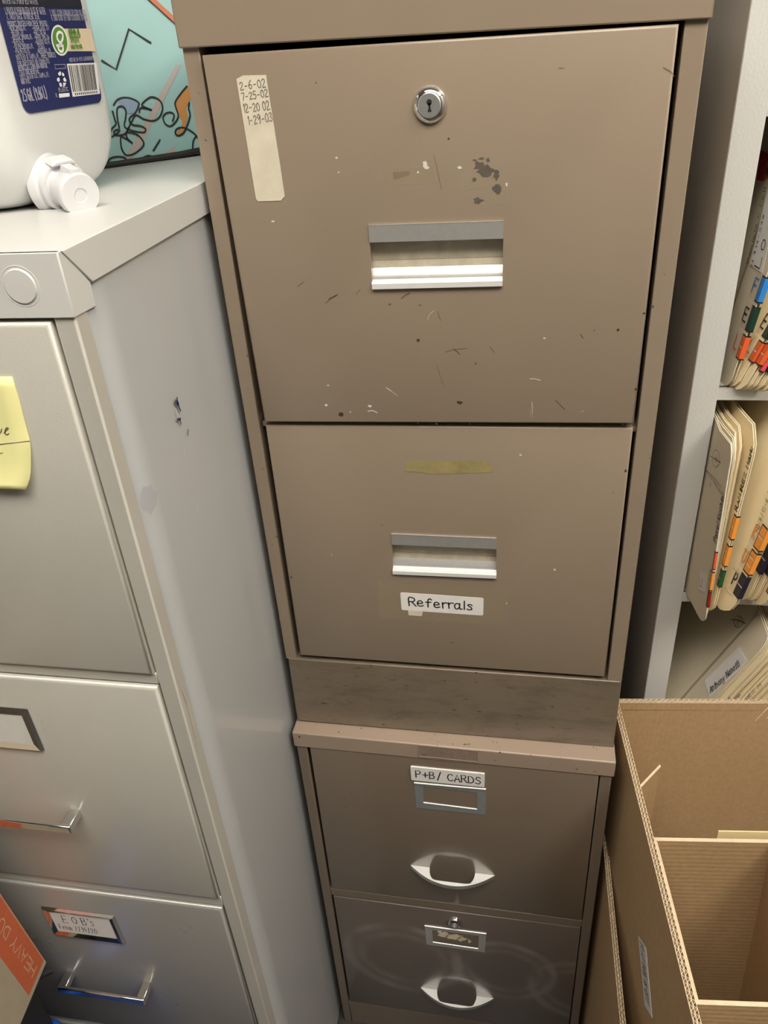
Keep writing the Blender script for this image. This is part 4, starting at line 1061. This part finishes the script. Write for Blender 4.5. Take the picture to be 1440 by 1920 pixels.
for i, (px, tt, lab) in enumerate([((1377, 733), ('t_red', 'L', 't_red'), 'bright manila folder second from the panel on the upper shelf, red L tab'),
                                   ((1389, 739), ('t_red', None, 'ink'), 'manila folder third from the panel on the upper shelf, plain red tab'),
                                   ((1399, 739), ('t_pink', None, 'ink'), 'manila folder with pink tab, fourth from the panel on the upper shelf'),
                                   ((1408, 739), ('t_navy', None, 'ink'), 'manila folder with dark tab, fifth from the panel on the upper shelf'),
                                   ((1420, 740), ('t_green', None, 'ink'), 'thin manila folder sixth from the panel on the upper shelf'),
                                   ((1434, 742), ('t_orange', None, 'ink'), 'manila folder with punched corner, seventh from the panel on the upper shelf')]):
    B_ = onZ(px[0], px[1], zs1 + .0005); B_.z = zs1
    T_ = B_ + Vector((.074 + .002 * i, 0, .217))
    tb = [(.14 if i < 2 else .11, .235 if i < 2 else .21, .0075, .022 if tt[1] else .0075, tt[0], tt[1], tt[2], 2)]
    if i == 0: tb.append((.25, .36, .0075, .020, 't_green', 'E', 'ink', 1))
    if i == 1: tb.append((.25, .34, .0075, .0075, 't_green', None, 'ink', 1))
    Folder(tuple(B_), tuple(T_), (-.008, .06), label=lab, th=.0028 + .0008 * (i % 2), straight=.05, tabs=tb, xmin=.274 + .01 * i)
for i in range(7):
    B_ = Vector((.325 + .016 * i, .108, zs1))
    Folder(tuple(B_), tuple(B_ + Vector((.085, 0, .213))), (-.008, .06), label='manila folder further right on the upper shelf', th=.004, straight=.05, xmin=.34 + .015 * i, papers=False).o['group'] = 'far right folders on the upper shelf'
# ---- shelf 2
Aa = Folder((.2807, .0587, zs2), (.2746, .0587, zs2 + .2245), DA, label='pale folder with orange U tab, first against the panel on the middle shelf', mats=('manila2', 'manila_edge'), th=.0016, xmin=.2700, straight=.07, corner=(.006, .012), papers=False,
            tabs=[(.225, .34, .0048, .0105, 't_orange', None, 't_orange', 3), (.125, .222, .0030, .0045, 't_dred', None, 'ink', 1), (.35, .455, .0024, .0024, 't_red', None, 'ink', 1)])
cx_, cz_ = (1344, 869), None
cen = lambda u, v: Aa.onF(u, v)
b = MB(); w_ = .0005
R1 = Aa.nrm
b.strip([cen(1343.5 + 7 * math.cos(t), 859.5 + 16 * math.sin(t)) for t in [2 * PI * i / 20 for i in range(21)]], w_, R1, 0, .0006)
b.strip([cen(1333, 855), cen(1352, 867)], .0007, R1, 0, .0006)
for p in ([(1342, 852), (1341, 864)], [(1346, 855), (1345, 868)], [(1341.5, 858), (1346, 861)]): b.strip([cen(*q) for q in p], .0004, R1, 0, .0006)
d1 = (cen(1352, 910) - cen(1325, 870)).normalized(); pe = R1.cross(d1).normalized()
if pe.z < 0: pe = -pe
write(b, 'Roxana Hernandez', cen(1322, 880), d1 * .00078, pe * .0008, .0004, 0, R1, lift=.0006, jit=.4)
b.strip([cen(*q) for q in [(1322, 882), (1330, 886), (1341, 897), (1353, 913)]], .0005, R1, 0, .0006)
write(b, 'Lwy', cen(1324, 897), d1 * .0012, pe * .0010, .0004, 0, R1, lift=.0006, jit=.4)
d1 = (cen(1357, 925) - cen(1341, 1017)).normalized(); pe = d1.cross(R1).normalized()
if pe.y < 0: pe = -pe
write(b, 'Pavel Kuchin', cen(1343, 1018), d1 * .00105, pe * .0011, .0011, 0, R1, lift=.0006, jit=.3, curvy=True)
# the white sticker with the big U
b.build('handwriting', ['ink'], Aa.o, smooth=False, recalc=False); b = MB()
sheet(b, rounded([cen(*q) for q in [(1313, 1071), (1327, 1077), (1322, 1111), (1309, 1104)]], .001), R1, .0003, 0, .0004)
us = [(1314, 1082), (1312, 1093), (1313, 1098), (1317, 1098), (1319, 1084)]
b.strip([cen(*q) for q in us], .0012, R1, 1, .0012)
b.build('index_sticker', ['t_white', 't_orange'], Aa.o, smooth=False, recalc=False)
Bf = Folder((.2835, .068, zs2), (.2798, .068, zs2 + .224), DA, label='pale folder second from the panel on the middle shelf, behind the U folder', mats=('manila2', 'manila_edge'), th=.002, xmin=.2722, straight=.06, corner=(.010, .02), papers=False)
Cf = Folder((.2858, .078, zs2), (.2835, .075, zs2 + .226), DA, label='clear plastic sleeve of papers with crumpled corner on the middle shelf', mats=('manila', 'manila_edge'), th=.0016, xmin=.2745, straight=.05, corner=(.012, .03), torn=True, papers=True)
Df = Folder((.2885, .083, zs2), (.2890, .083, zs2 + .228), DA, label='manila folder with rounded corner, fourth from the panel on the middle shelf', th=.002, xmin=.2768, straight=.05, corner=(.014, .022), papers=True)
Ef = Folder((.2915, .078, zs2), (.3010, .078, zs2 + .232), DA, label='manila folder with black marker name along its edge and two orange tabs, middle shelf', th=.003, xmin=.279, straight=.06, corner=(.016, .024), papers=True,
            tabs=[(.45, .58, .006, .006, 't_orange', None, 'ink', 2), (.30, .42, .006, .006, 't_orange', None, 'ink', 3), (.18, .28, .005, .005, 't_green2', None, 'ink', 2)])
b = MB()
write(b, 'RAMIREZ Mark', Ef.S(.0014, .60), Ef.u * .00135, Ef.d * .00095, .0013, 0, Ef.nrm, lift=.0006, jit=.3)
b.build('handwriting', ['ink'], Ef.o, smooth=False, recalc=False)
Ff = Folder((.3085, .0723, zs2), (.3455, .0723, zs2 + .234), (-.0103, .041), label='wide bright manila folder with K, U and P tabs, tipped forward on the middle shelf', th=.0045, xmin=.283, straight=.06, corner=(.016, .03), bcorner=.02,
            tabs=[(.135, .262, .0105, .020, 't_navy', 'P', 'ink', 2), (.272, .395, .0105, .020, 't_orange', 'U', 't_orange', 3), (.405, .53, .0105, .020, 't_orange', 'K', 't_orange', 2)])
b = MB(); fc = Ff.onF
d1 = (fc(1440, 945) - fc(1424, 995)).normalized(); pe = d1.cross(Ff.nrm).normalized()
if pe.y < 0: pe = -pe
write(b, '11-8/15-6-2', fc(1424, 996), d1 * .0009, pe * .0010, .0005, 0, Ff.nrm, lift=.0008, jit=.3)
b.build('handwriting', ['ink'], Ff.o, smooth=False, recalc=False); b = MB()
for st in ([(1396, 1027), (1404, 1036), (1415, 1046)], [(1376, 1064), (1384, 1073), (1392, 1080)], [(1360, 1101), (1366, 1111), (1374, 1117)], [(1418, 994), (1423, 1000), (1428, 1004), (1432, 1011)]):
    b = MB(); b.strip([fc(*q) for q in st], .0004, Ff.nrm, 0, .0008); b.build('crease', ['pencil'], Ff.o, smooth=False, recalc=False)
for i, (px, c_, lab) in enumerate([((1395, 1137), 't_navy', 'manila folder with navy tab just right of the wide K U P folder'), ((1409, 1139), 't_navy', 'manila folder with navy tab, second right of the wide K U P folder'),
                                   ((1428, 1147), 't_pink', 'manila folder with pink tab and dotted corner, third right of the K U P folder')]):
    B_ = onZ(px[0], px[1], zs2); T_ = B_ + Vector((.040, 0, .230))
    Folder(tuple(B_), tuple(T_), (-.008, .05), label=lab, th=.0035, xmin=.30 + .01 * i, straight=.05, bcorner=.014, tabs=[(.20 if i < 2 else .10, .36 if i < 2 else .2, .0085, .0085, c_, None, 'ink', 2), (.38, .5, .0085, .0085, 't_orange', None, 'ink', 2)])
for i in range(8):
    B_ = Vector((.348 + .014 * i, .10, zs2))
    o = Folder(tuple(B_), tuple(B_ + Vector((.045, 0, .224))), (-.006, .06), label='manila folder further right on the middle shelf', th=.004, straight=.05, xmin=.35 + .013 * i, papers=False).o
    o['group'] = 'far right folders on the middle shelf'
# ---- shelf 3: folders slumped to the right
zs3 = zs2 - pitch_
ln = Vector((.4157, 0, .9095))
base = Vector((.2712, .10, zs3))
Wf = Folder(tuple(base), tuple(base + ln * .232), (0, .06), label='large pale folder with a white handwritten name sticker, slumped rightwards on the lowest visible shelf', mats=('manila2', 'manila_edge'), th=.003, xmin=-1, straight=.05, corner=(.008, .012), papers=False)
fc = Wf.onF; b = MB()
q4 = [fc(*p) for p in [(1322, 1276), (1386, 1213), (1402, 1240), (1331, 1306)]]
sheet(b, q4, Wf.nrm, .0004, 0, .0003)
dx = (q4[2] - q4[3]).normalized(); dy = Wf.nrm.cross(dx).normalized()
if dy.dot(q4[0] - q4[3]) < 0: dy = -dy
Lw = (q4[2] - q4[3]).length
write(b, 'Anthony Nanotti', q4[3] + dx * Lw * .05 + dy * .002, dx * (Lw * .86 / 74), dy * .00165, .0011, 1, Wf.nrm, lift=.0012, jit=.4, curvy=True)
b.strip([fc(1385 + 8.5 * math.cos(t), 1166 + 11 * math.sin(t)) for t in [2 * PI * i / 20 for i in range(21)]], .0007, Wf.nrm, 1, .0006)
b.strip([fc(1371, 1162), fc(1385, 1163), fc(1398, 1169)], .0010, Wf.nrm, 1, .0006)
for p in ([(1386, 1157), (1380, 1176)], [(1389, 1160), (1383, 1176)], [(1383, 1167), (1389, 1163)]): b.strip([fc(*q) for q in p], .0005, Wf.nrm, 1, .0006)
b.build('name_sticker', ['paper', 'ink'], Wf.o, smooth=False, recalc=False)
nm = [None, 'SIMONE', 'L. Otero', 'MARTINEZ M', 'Mory K', None, 'PEREZ', None, None]
ordn = ['second', 'third', 'fourth', 'fifth', 'sixth', 'seventh', 'eighth', 'ninth', 'tenth']
xo = 0
for i in range(9):
    xo += [.006, .007, .010, .010, .009, .010, .010, .011, .012][i]
    B_ = base + Vector((xo, -.006 + .001 * (i % 3), 0))
    Fo = Folder(tuple(B_), tuple(B_ + ln * (.228 + .003 * (i % 2))), (0, .06), label='slumped manila folder, %s from the panel on the lowest visible shelf' % ordn[i], th=.003 if i != 2 else .006, xmin=-1, straight=.05, corner=(.012, .02), papers=i in (2, 4))
    if nm[i]:
        b = MB(); n_ = Vector((0, -1, 0))
        # names written on the strip that shows beyond the folder in front
        write(b, nm[i], Fo.S(.0015, .40, .0), Fo.u * .0014, Fo.d * .0008, .0008, 0, Fo.nrm, lift=.0008, jit=.2)
        b.build('handwriting', ['ink'], Fo.o, smooth=False, recalc=False)

# ================================================================== CARDBOARD
YB = math.radians(5.6); bx = Vector((math.cos(YB), math.sin(YB), 0)); by = Vector((math.sin(YB), -math.cos(YB), 0))   # by points towards the camera
ZR, ZC = -.11, -.312
pA = onZ(1157, 1345, ZR); pB = onZ(1162, 1311, ZR)
# corner of outer faces
O_ = pA + by * ((pB - pA).dot(by))
O_.z = ZR


def corr_panel(P, dirv, L, inn, z1, z0, T, layers, mats, name, parent, pitch=.0062, flute=True, amp=1.0, drop=.012):
    """corrugated board: P rim start (outer face), runs L along dirv, thickness T towards inn"""
    b = MB(); P = Vector(P); d = Vector(dirv); n = Vector(inn); up = Vector((0, 0, 1)); lt_ = .0006
    z1v = Vector((0, 0, z1 - P.z)); z0v = Vector((0, 0, z0 - P.z))
    step = (T - lt_) / layers
    for i in range(layers + 1):
        o = n * (i * step); A1 = P + o; A2 = P + o + n * lt_
        zz0 = z0v if i in (0, layers) else z1v - up * drop
        b.hexa([A1 + zz0, A1 + d * L + zz0, A2 + d * L + zz0, A2 + zz0], [A1 + z1v, A1 + d * L + z1v, A2 + d * L + z1v, A2 + z1v], 0 if i in (0, layers) else 1)
        # bright cut edge on the liner
        b.hexa([A1 + z1v - up * .0003, A1 + d * L + z1v - up * .0003, A2 + d * L + z1v - up * .0003, A2 + z1v - up * .0003], [A1 + z1v + up * .0002, A1 + d * L + z1v + up * .0002, A2 + d * L + z1v + up * .0002, A2 + z1v + up * .0002], 1)
    if flute:
        N = int(L / pitch * 8)
        for i in range(layers):
            lo_ = P + n * (i * step + lt_); hgt = step - lt_; ph = random.random() * 6
            k = len(b.v)
            for j in range(N + 1):
                s = L * j / N; a = .5 + .5 * math.sin(2 * PI * s / pitch + ph)
                q = lo_ + d * s + n * (hgt * a); b.v += [q + z1v + up * .0001 - n * .00025, q + z1v + up * .0001 + n * .00025, q + z1v - up * drop - n * .00025, q + z1v - up * drop + n * .00025]
            for j in range(N):
                a = k + 4 * j
                b.f += [[a, a + 4, a + 5, a + 1], [a, a + 4, a + 6, a + 2], [a + 1, a + 5, a + 7, a + 3]]; b.m += [1, 1, 1]
    b.hexa([P + z1v - up * drop, P + d * L + z1v - up * drop, P + d * L + n * T + z1v - up * drop, P + n * T + z1v - up * drop],
           [P + z1v - up * (drop + .001), P + d * L + z1v - up * (drop + .001), P + d * L + n * T + z1v - up * (drop + .001), P + n * T + z1v - up * (drop + .001)], 0)
    return b.build(name, mats, parent, smooth=False)


TB = .0068; LB, WB = .44, .46
obox = thing('cardboard_box', tuple(O_ + bx * WB / 2 + by * LB / 2 + Vector((0, 0, FLOOR - ZR))), 'tall open double-wall cardboard box with upright flaps, right of the lower tan cabinet', 'cardboard box')
lf = corr_panel(O_ + by * .004, by, LB - .008, bx, ZR, ZC, TB, 2, ['cb', 'cb_edge'], 'flap', obox)
corr_panel(O_ + bx * .0, bx, WB, by, ZR + .0005, ZC, TB, 2, ['cb', 'cb_edge'], 'flap', obox, pitch=.0066)
corr_panel(O_ + bx * (WB - TB) + by * .01, by, LB - .02, bx, ZR, ZC, TB, 2, ['cb', 'cb_edge'], 'flap', obox)
b = MB(); i_ = .0
def OB(s, t, z): q = O_ + bx * s + by * t; q.z = z; return q
for (s0_, s1_, t0_, t1_) in ((i_, i_ + TB, i_, LB), (WB - i_ - TB, WB - i_, i_, LB), (i_ + TB, WB - i_ - TB, i_, i_ + TB), (i_ + TB, WB - i_ - TB, LB - TB, LB)):
    b.hexa([OB(s0_, t0_, FLOOR), OB(s1_, t0_, FLOOR), OB(s1_, t1_, FLOOR), OB(s0_, t1_, FLOOR)], [OB(s0_, t0_, ZC), OB(s1_, t0_, ZC), OB(s1_, t1_, ZC), OB(s0_, t1_, ZC)])
b.hexa([OB(i_, i_, FLOOR), OB(WB - i_, i_, FLOOR), OB(WB - i_, LB, FLOOR), OB(i_, LB, FLOOR)], [OB(i_, i_, FLOOR + .006), OB(WB - i_, i_, FLOOR + .006), OB(WB - i_, LB, FLOOR + .006), OB(i_, LB, FLOOR + .006)])
b.build('box_body', ['cb'], obox, smooth=False)
# gusset and creased crossline at the flap foot, printed sticker on the outside
b = MB()
g1 = onP(1199, 1474, tuple(O_ + bx * (TB + .001)), tuple(bx)); g2 = onZ(1237, 1434, g1.z)
gd = Vector((0, 0, -.10)); gn = Vector((.3, -1, 0)).normalized() * .003
b.hexa([g1, g2, g2 + gn, g1 + gn], [g1 + gd, g2 + gd, g2 + gd + gn, g1 + gd + gn], 0)
b.hexa([g1 + Vector((0, 0, .0002)), g2 + Vector((0, 0, .0002)), g2 + gn + Vector((0, 0, .0002)), g1 + gn + Vector((0, 0, .0002))], [p + Vector((0, 0, .0008)) for p in (g1, g2, g2 + gn, g1 + gn)], 1)
b.build('corner_gusset', ['cb', 'cb_edge'], obox, smooth=False)
b = MB(); onO = lambda u, v: onP(u, v, tuple(O_), tuple(bx))
qs = [onO(*p) for p in [(1197.7, 1755), (1212, 1777), (1224, 1909), (1209.7, 1885)]]
sheet(b, qs, -bx, .0004, 0, .0003)
write(b, 'FLAT BOX', qs[0] + (qs[1] - qs[0]) * .25 + (qs[3] - qs[0]) * .04, (qs[3] - qs[0]) * .012, -(qs[0] - qs[1]) * .08, .0012, 1, -bx, lift=.001)
write(b, '18 QTY', qs[0] + (qs[1] - qs[0]) * .25 + (qs[3] - qs[0]) * .55, (qs[3] - qs[0]) * .012, -(qs[0] - qs[1]) * .08, .0012, 1, -bx, lift=.001)
b.build('paper_sticker', ['paper', 'pencil'], obox, smooth=False, recalc=False)

# inner carton
ZI = -.128
k0 = onZ(1221, 1571, ZI); k0 = O_ + bx * (TB + .0015) + by * ((k0 - O_).dot(by)); k0.z = ZI
kf = onZ(1303, 1884, ZI); LI = (kf - k0).dot(by); kr = onZ(1447, 1580, ZI); WI = (kr - k0).dot(bx)
ibox = thing('cardboard_carton', tuple(k0 + bx * WI / 2 + by * LI / 2 + Vector((0, 0, -.34))), 'narrow open cardboard carton nested inside the tall cardboard box', 'cardboard box')
TI = .0040
def IB(s, t, z): q = k0 + bx * s + by * t; q.z = z; return q
def wall(b, s0_, t0_, s1_, t1_, flare=0.0, zt_=ZI, zb_=ZI - .34, mi=0):
    A1 = [IB(s0_, t0_, zb_), IB(s1_, t0_, zb_), IB(s1_, t1_, zb_), IB(s0_, t1_, zb_)]; B1 = [IB(s0_, t0_, zt_), IB(s1_, t0_, zt_), IB(s1_, t1_, zt_), IB(s0_, t1_, zt_)]
    if flare: A1 = [p + bx * flare for p in A1]
    b.hexa(A1, B1, mi)
    b.hexa([p + Vector((0, 0, .0001)) for p in B1], [p + Vector((0, 0, .0010)) for p in B1], 1)
fl = .021
b = MB(); wall(b, 0, 0, WI + fl, TI); wall(b, WI, TI, WI + TI, LI, fl)
wall(b, 0, LI - TI, WI + fl, LI)
b.hexa([IB(0, 0, ZI - .34), IB(WI + fl, 0, ZI - .34), IB(WI + fl, LI, ZI - .34), IB(0, LI, ZI - .34)], [IB(0, 0, ZI - .336), IB(WI + fl, 0, ZI - .336), IB(WI + fl, LI, ZI - .336), IB(0, LI, ZI - .336)])
b.build('carton_body', ['cb_in', 'cb_edge'], ibox, smooth=False)
b = MB(); wall(b, 0, 0, .0022, LI); wall(b, .0026, .001, .0046, LI - .004, 0, ZI - .0003); wall(b, .0050, .004, .0062, LI - .002, 0, ZI - .0015)
b.build('carton_flap', ['cb_in', 'cb_edge'], ibox, smooth=False)

c0 = onZ(1350, 1572, ZI + .004)
card = thing('index_card', (c0.x, c0.y, ZI - .1), 'cream card standing behind the nested carton in the tall box', 'card')
b = MB(); s0_ = (c0 - k0).dot(bx)
b.hexa([IB(s0_, -.006, ZI - .10), IB(s0_ + .15, -.006, ZI - .10), IB(s0_ + .15, -.0045, ZI - .10), IB(s0_, -.0045, ZI - .10)], [IB(s0_, -.006, ZI + .0065), IB(s0_ + .15, -.006, ZI + .0065), IB(s0_ + .15, -.0045, ZI + .0065), IB(s0_, -.0045, ZI + .0065)])
b.build('card_sheet', ['yellow_paper'], card, smooth=False)
# flattened board standing in the gap beside the cabinet
fb0 = onX(1137, 1640, .1995)
zf = fb0.z
fbx = thing('cardboard_sheet', (.20, -.12, FLOOR), 'flat double-wall cardboard sheet standing on edge between lower tan cabinet and box', 'cardboard')
corr_panel((.1968, .16, zf), Vector((0.012, -1, 0)).normalized(), .46, (1, 0, 0), zf, FLOOR, .0062, 2, ['cb', 'cb_edge'], 'board', fbx)

# ================================================================== ORANGE BOX AND BLUE BIN
az = math.radians(94)
nO = Vector((math.sin(az), -math.cos(az), 0))
q0 = onY(87, 1804, -.247)
onH = lambda u, v: onP(u, v, tuple(q0), tuple(nO))
qa = onH(0, 1674)
e1 = (qa - q0).normalized(); e2 = (onH(46, 1920) - q0); e2 = (e2 - e1 * e2.dot(e1)).normalized()
hb = thing('shipping_carton', tuple(q0 + e2 * .1), 'beige carton with orange band reading HEAVY DUTY sideways, standing by the grey cabinet', 'cardboard box')
Wd, Hd, Dd = .30, .22, .10
b = MB(); b.prism([q0, q0 + e1 * Wd, q0 + e1 * Wd + e2 * Hd, q0 + e2 * Hd], -nO * Dd, 0)
d1_ = onH(54, 1867); bandw = (d1_ - q0).dot(e2); s0_ = (onH(81, 1802) - q0).dot(e1)
b.prism([q0 + e1 * s0_ + e2 * .0005, q0 + e1 * (Wd - .001) + e2 * .0005, q0 + e1 * (Wd - .001) + e2 * bandw, q0 + e1 * s0_ + e2 * bandw], nO * .0004, 1)
fo = (onH(44, 1745) - q0).dot(e2)
b.strip([q0 + e1 * s0_ + e2 * fo, q0 + e1 * Wd + e2 * fo], .0007, nO, 2, .0006)
hs_ = onH(62.7, 1805.6); yt_ = onH(25.5, 1755); hbm = onH(56, 1828)
b1 = (hs_ - q0).dot(e2); hh = (hbm - hs_).dot(e2); step = (yt_ - hs_).dot(e1) / 22.0
write(b, 'HEAVY DUTY', q0 + e1 * ((hs_ - q0).dot(e1) - 3 * step) + e2 * b1, e1 * step, e2 * (hh / 6), .0014, 2, nO, lift=.0006)
b.build('carton_body', ['beige_box', 'orange_box', 'box_txt'], hb, bevel=.0012)
b = MB(); q = q0 + e2 * .004 + Vector((0, 0, -.003)) - nO * .004
b.prism([q, q + nO * .014 + e2 * .004, q + e2 * .012], (0, 0, -.004))
b.build('tape_flap', ['black'], hb)
cb_ = onY(95, 1908, -.262)
bz = cb_.z + .003
bin_ = thing('plastic_bin', (-.42, -.36, FLOOR), 'blue plastic bin with rounded rim in front of the grey cabinet\'s lower drawers', 'bin')
def rr(cx0, cx1, cy0, cy1, r, z):
    pts = []
    for cx_, cy_, a0 in ((cx1 - r, cy1 - r, 0), (cx0 + r, cy1 - r, PI / 2), (cx0 + r, cy0 + r, PI), (cx1 - r, cy0 + r, 1.5 * PI)):
        for i in range(7): pts.append(Vector((cx_ + r * math.cos(a0 + i * PI / 12), cy_ + r * math.sin(a0 + i * PI / 12), z)))
    return pts
xr_ = onY(165, 1921, -.262).x
b = MB(); X0, X1, Y0, Y1 = -.70, xr_, -.46, -.262
rings = [rr(X0 + .03, X1 - .03, Y0 + .03, Y1 - .03, .04, FLOOR), rr(X0 + .006, X1 - .006, Y0 + .006, Y1 - .006, .045, bz - .014), rr(X0, X1, Y0, Y1, .05, bz - .013), rr(X0, X1, Y0, Y1, .05, bz - .003), rr(X0 + .003, X1 - .003, Y0 + .003, Y1 - .003, .047, bz),
         rr(X0 + .03, X1 - .03, Y0 + .03, Y1 - .03, .03, bz + .003), rr(X0 + .09, X1 - .09, Y0 + .08, Y1 - .08, .015, bz + .004)]
ztop_ = bz + .004
for r in rings: b.v += r
for i in range(len(rings) - 1):
    for q in range(28): b.f.append([i * 28 + q, i * 28 + (q + 1) % 28, (i + 1) * 28 + (q + 1) % 28, (i + 1) * 28 + q]); b.m.append(0)
b.f.append(list(range(28))); b.m.append(0); b.f.append([(len(rings) - 1) * 28 + q for q in range(28)]); b.m.append(0)
b.build('bin_shell', ['blue_bin'], bin_, ang=50)
low = min((q0 + e2 * t).z for t in (0, Hd)) - .001
dk = thing('added_dark_block', (q0.x - .055, -.34, ztop_), 'added black block holding up the HEAVY DUTY carton where only darkness shows', 'stand-in')
b = MB(); cx1 = q0.x - .004; b.box(cx1 - .10, cx1, -.43, -.27, ztop_, low); b.build('dark_block_body', ['black'], dk, bevel=.004)  # added black block; props the carton and fills the darkness beneath it
b = MB(); b.box(cx1, cx1 + .004, -.36, -.34, low - .03, low - .015); b.build('dark_block_stub', ['black'], dk, bevel=.001)

# ================================================================== ROOM
def struct(name, x0, x1, y0, y1, z0, z1, m):
    b = MB(); b.box(x0, x1, y0, y1, z0, z1); o = b.build(name, [m], None, smooth=False); o['kind'] = 'structure'; return o
RX0, RX1, RY0, RY1, RZ1 = -1.5, 1.5, -1.42, .72, 1.62
struct('floor', RX0, RX1, RY0, RY1, FLOOR - .05, FLOOR, 'floor')
struct('ceiling', RX0, RX1, RY0, RY1, RZ1, RZ1 + .05, 'ceil')
struct('wall_back', RX0, RX1, RY1, RY1 + .05, FLOOR, RZ1, 'wall')
struct('wall_front', RX0, RX1, RY0 - .05, RY0, FLOOR, RZ1, 'wall_dim')  # set close and dark so less light reaches low down
struct('wall_left', RX0 - .05, RX0, RY0, RY1, FLOOR, RZ1, 'wall')
struct('wall_right', RX1, RX1 + .05, RY0, RY1, FLOOR, RZ1, 'wall')

def emit(name, col, s):
    m = bpy.data.materials.new(name); m.use_nodes = True; nt = m.node_tree; p = nt.nodes['Principled BSDF']
    p.inputs['Base Color'].default_value = (0, 0, 0, 1); p.inputs['Emission Color'].default_value = col; p.inputs['Emission Strength'].default_value = s; return m
M['lamp'] = emit('fluorescent_diffuser', (1, .935, .83, 1), 15.5)
M['lampframe'] = flat('white_fixture', (.7, .7, .7, 1), .5)
def lamp(cx, cy, wx, wy, label):
    t = thing('ceiling_light', (cx, cy, RZ1), label, 'ceiling light')
    b = MB(); b.box(cx - wx / 2, cx + wx / 2, cy - wy / 2, cy + wy / 2, RZ1 - .012, RZ1 - .004); b.build('diffuser', ['lamp'], t, smooth=False)
    b = MB()
    for x0, x1, y0, y1 in ((cx - wx / 2 - .02, cx - wx / 2, cy - wy / 2 - .02, cy + wy / 2 + .02), (cx + wx / 2, cx + wx / 2 + .02, cy - wy / 2 - .02, cy + wy / 2 + .02), (cx - wx / 2, cx + wx / 2, cy - wy / 2 - .02, cy - wy / 2), (cx - wx / 2, cx + wx / 2, cy + wy / 2, cy + wy / 2 + .02)):
        b.box(x0, x1, y0, y1, RZ1 - .018, RZ1)
    b.build('frame', ['lampframe'], t, smooth=False)
lamp(.05, -.85, 1.15, .55, 'flush fluorescent ceiling light panel above the aisle in front of the cabinets')
lamp(1.05, -.80, .55, 1.1, 'flush fluorescent ceiling light panel nearer the right wall')

w = bpy.data.worlds.new('World'); SC.world = w; w.use_nodes = True
w.node_tree.nodes['Background'].inputs[0].default_value = (.5, .5, .5, 1); w.node_tree.nodes['Background'].inputs[1].default_value = .02

# ------------------------------------------------------------------ camera
cd = bpy.data.cameras.new('camera'); cam = bpy.data.objects.new('camera', cd); COL.objects.link(cam)
cd.sensor_fit = 'VERTICAL'; cd.sensor_height = 24.0; cd.lens = FPX * 24.0 / 1920; cd.clip_start = .01
mt = Matrix(((RV[0], UV[0], -FV[0], CAM[0]), (RV[1], UV[1], -FV[1], CAM[1]), (RV[2], UV[2], -FV[2], CAM[2]), (0, 0, 0, 1)))
cam.matrix_world = mt
SC.camera = cam
vs = SC.view_settings; vs.view_transform = 'Standard'; vs.look = 'None'; vs.gamma = 1; vs.use_curve_mapping = False; vs.exposure = 0.0
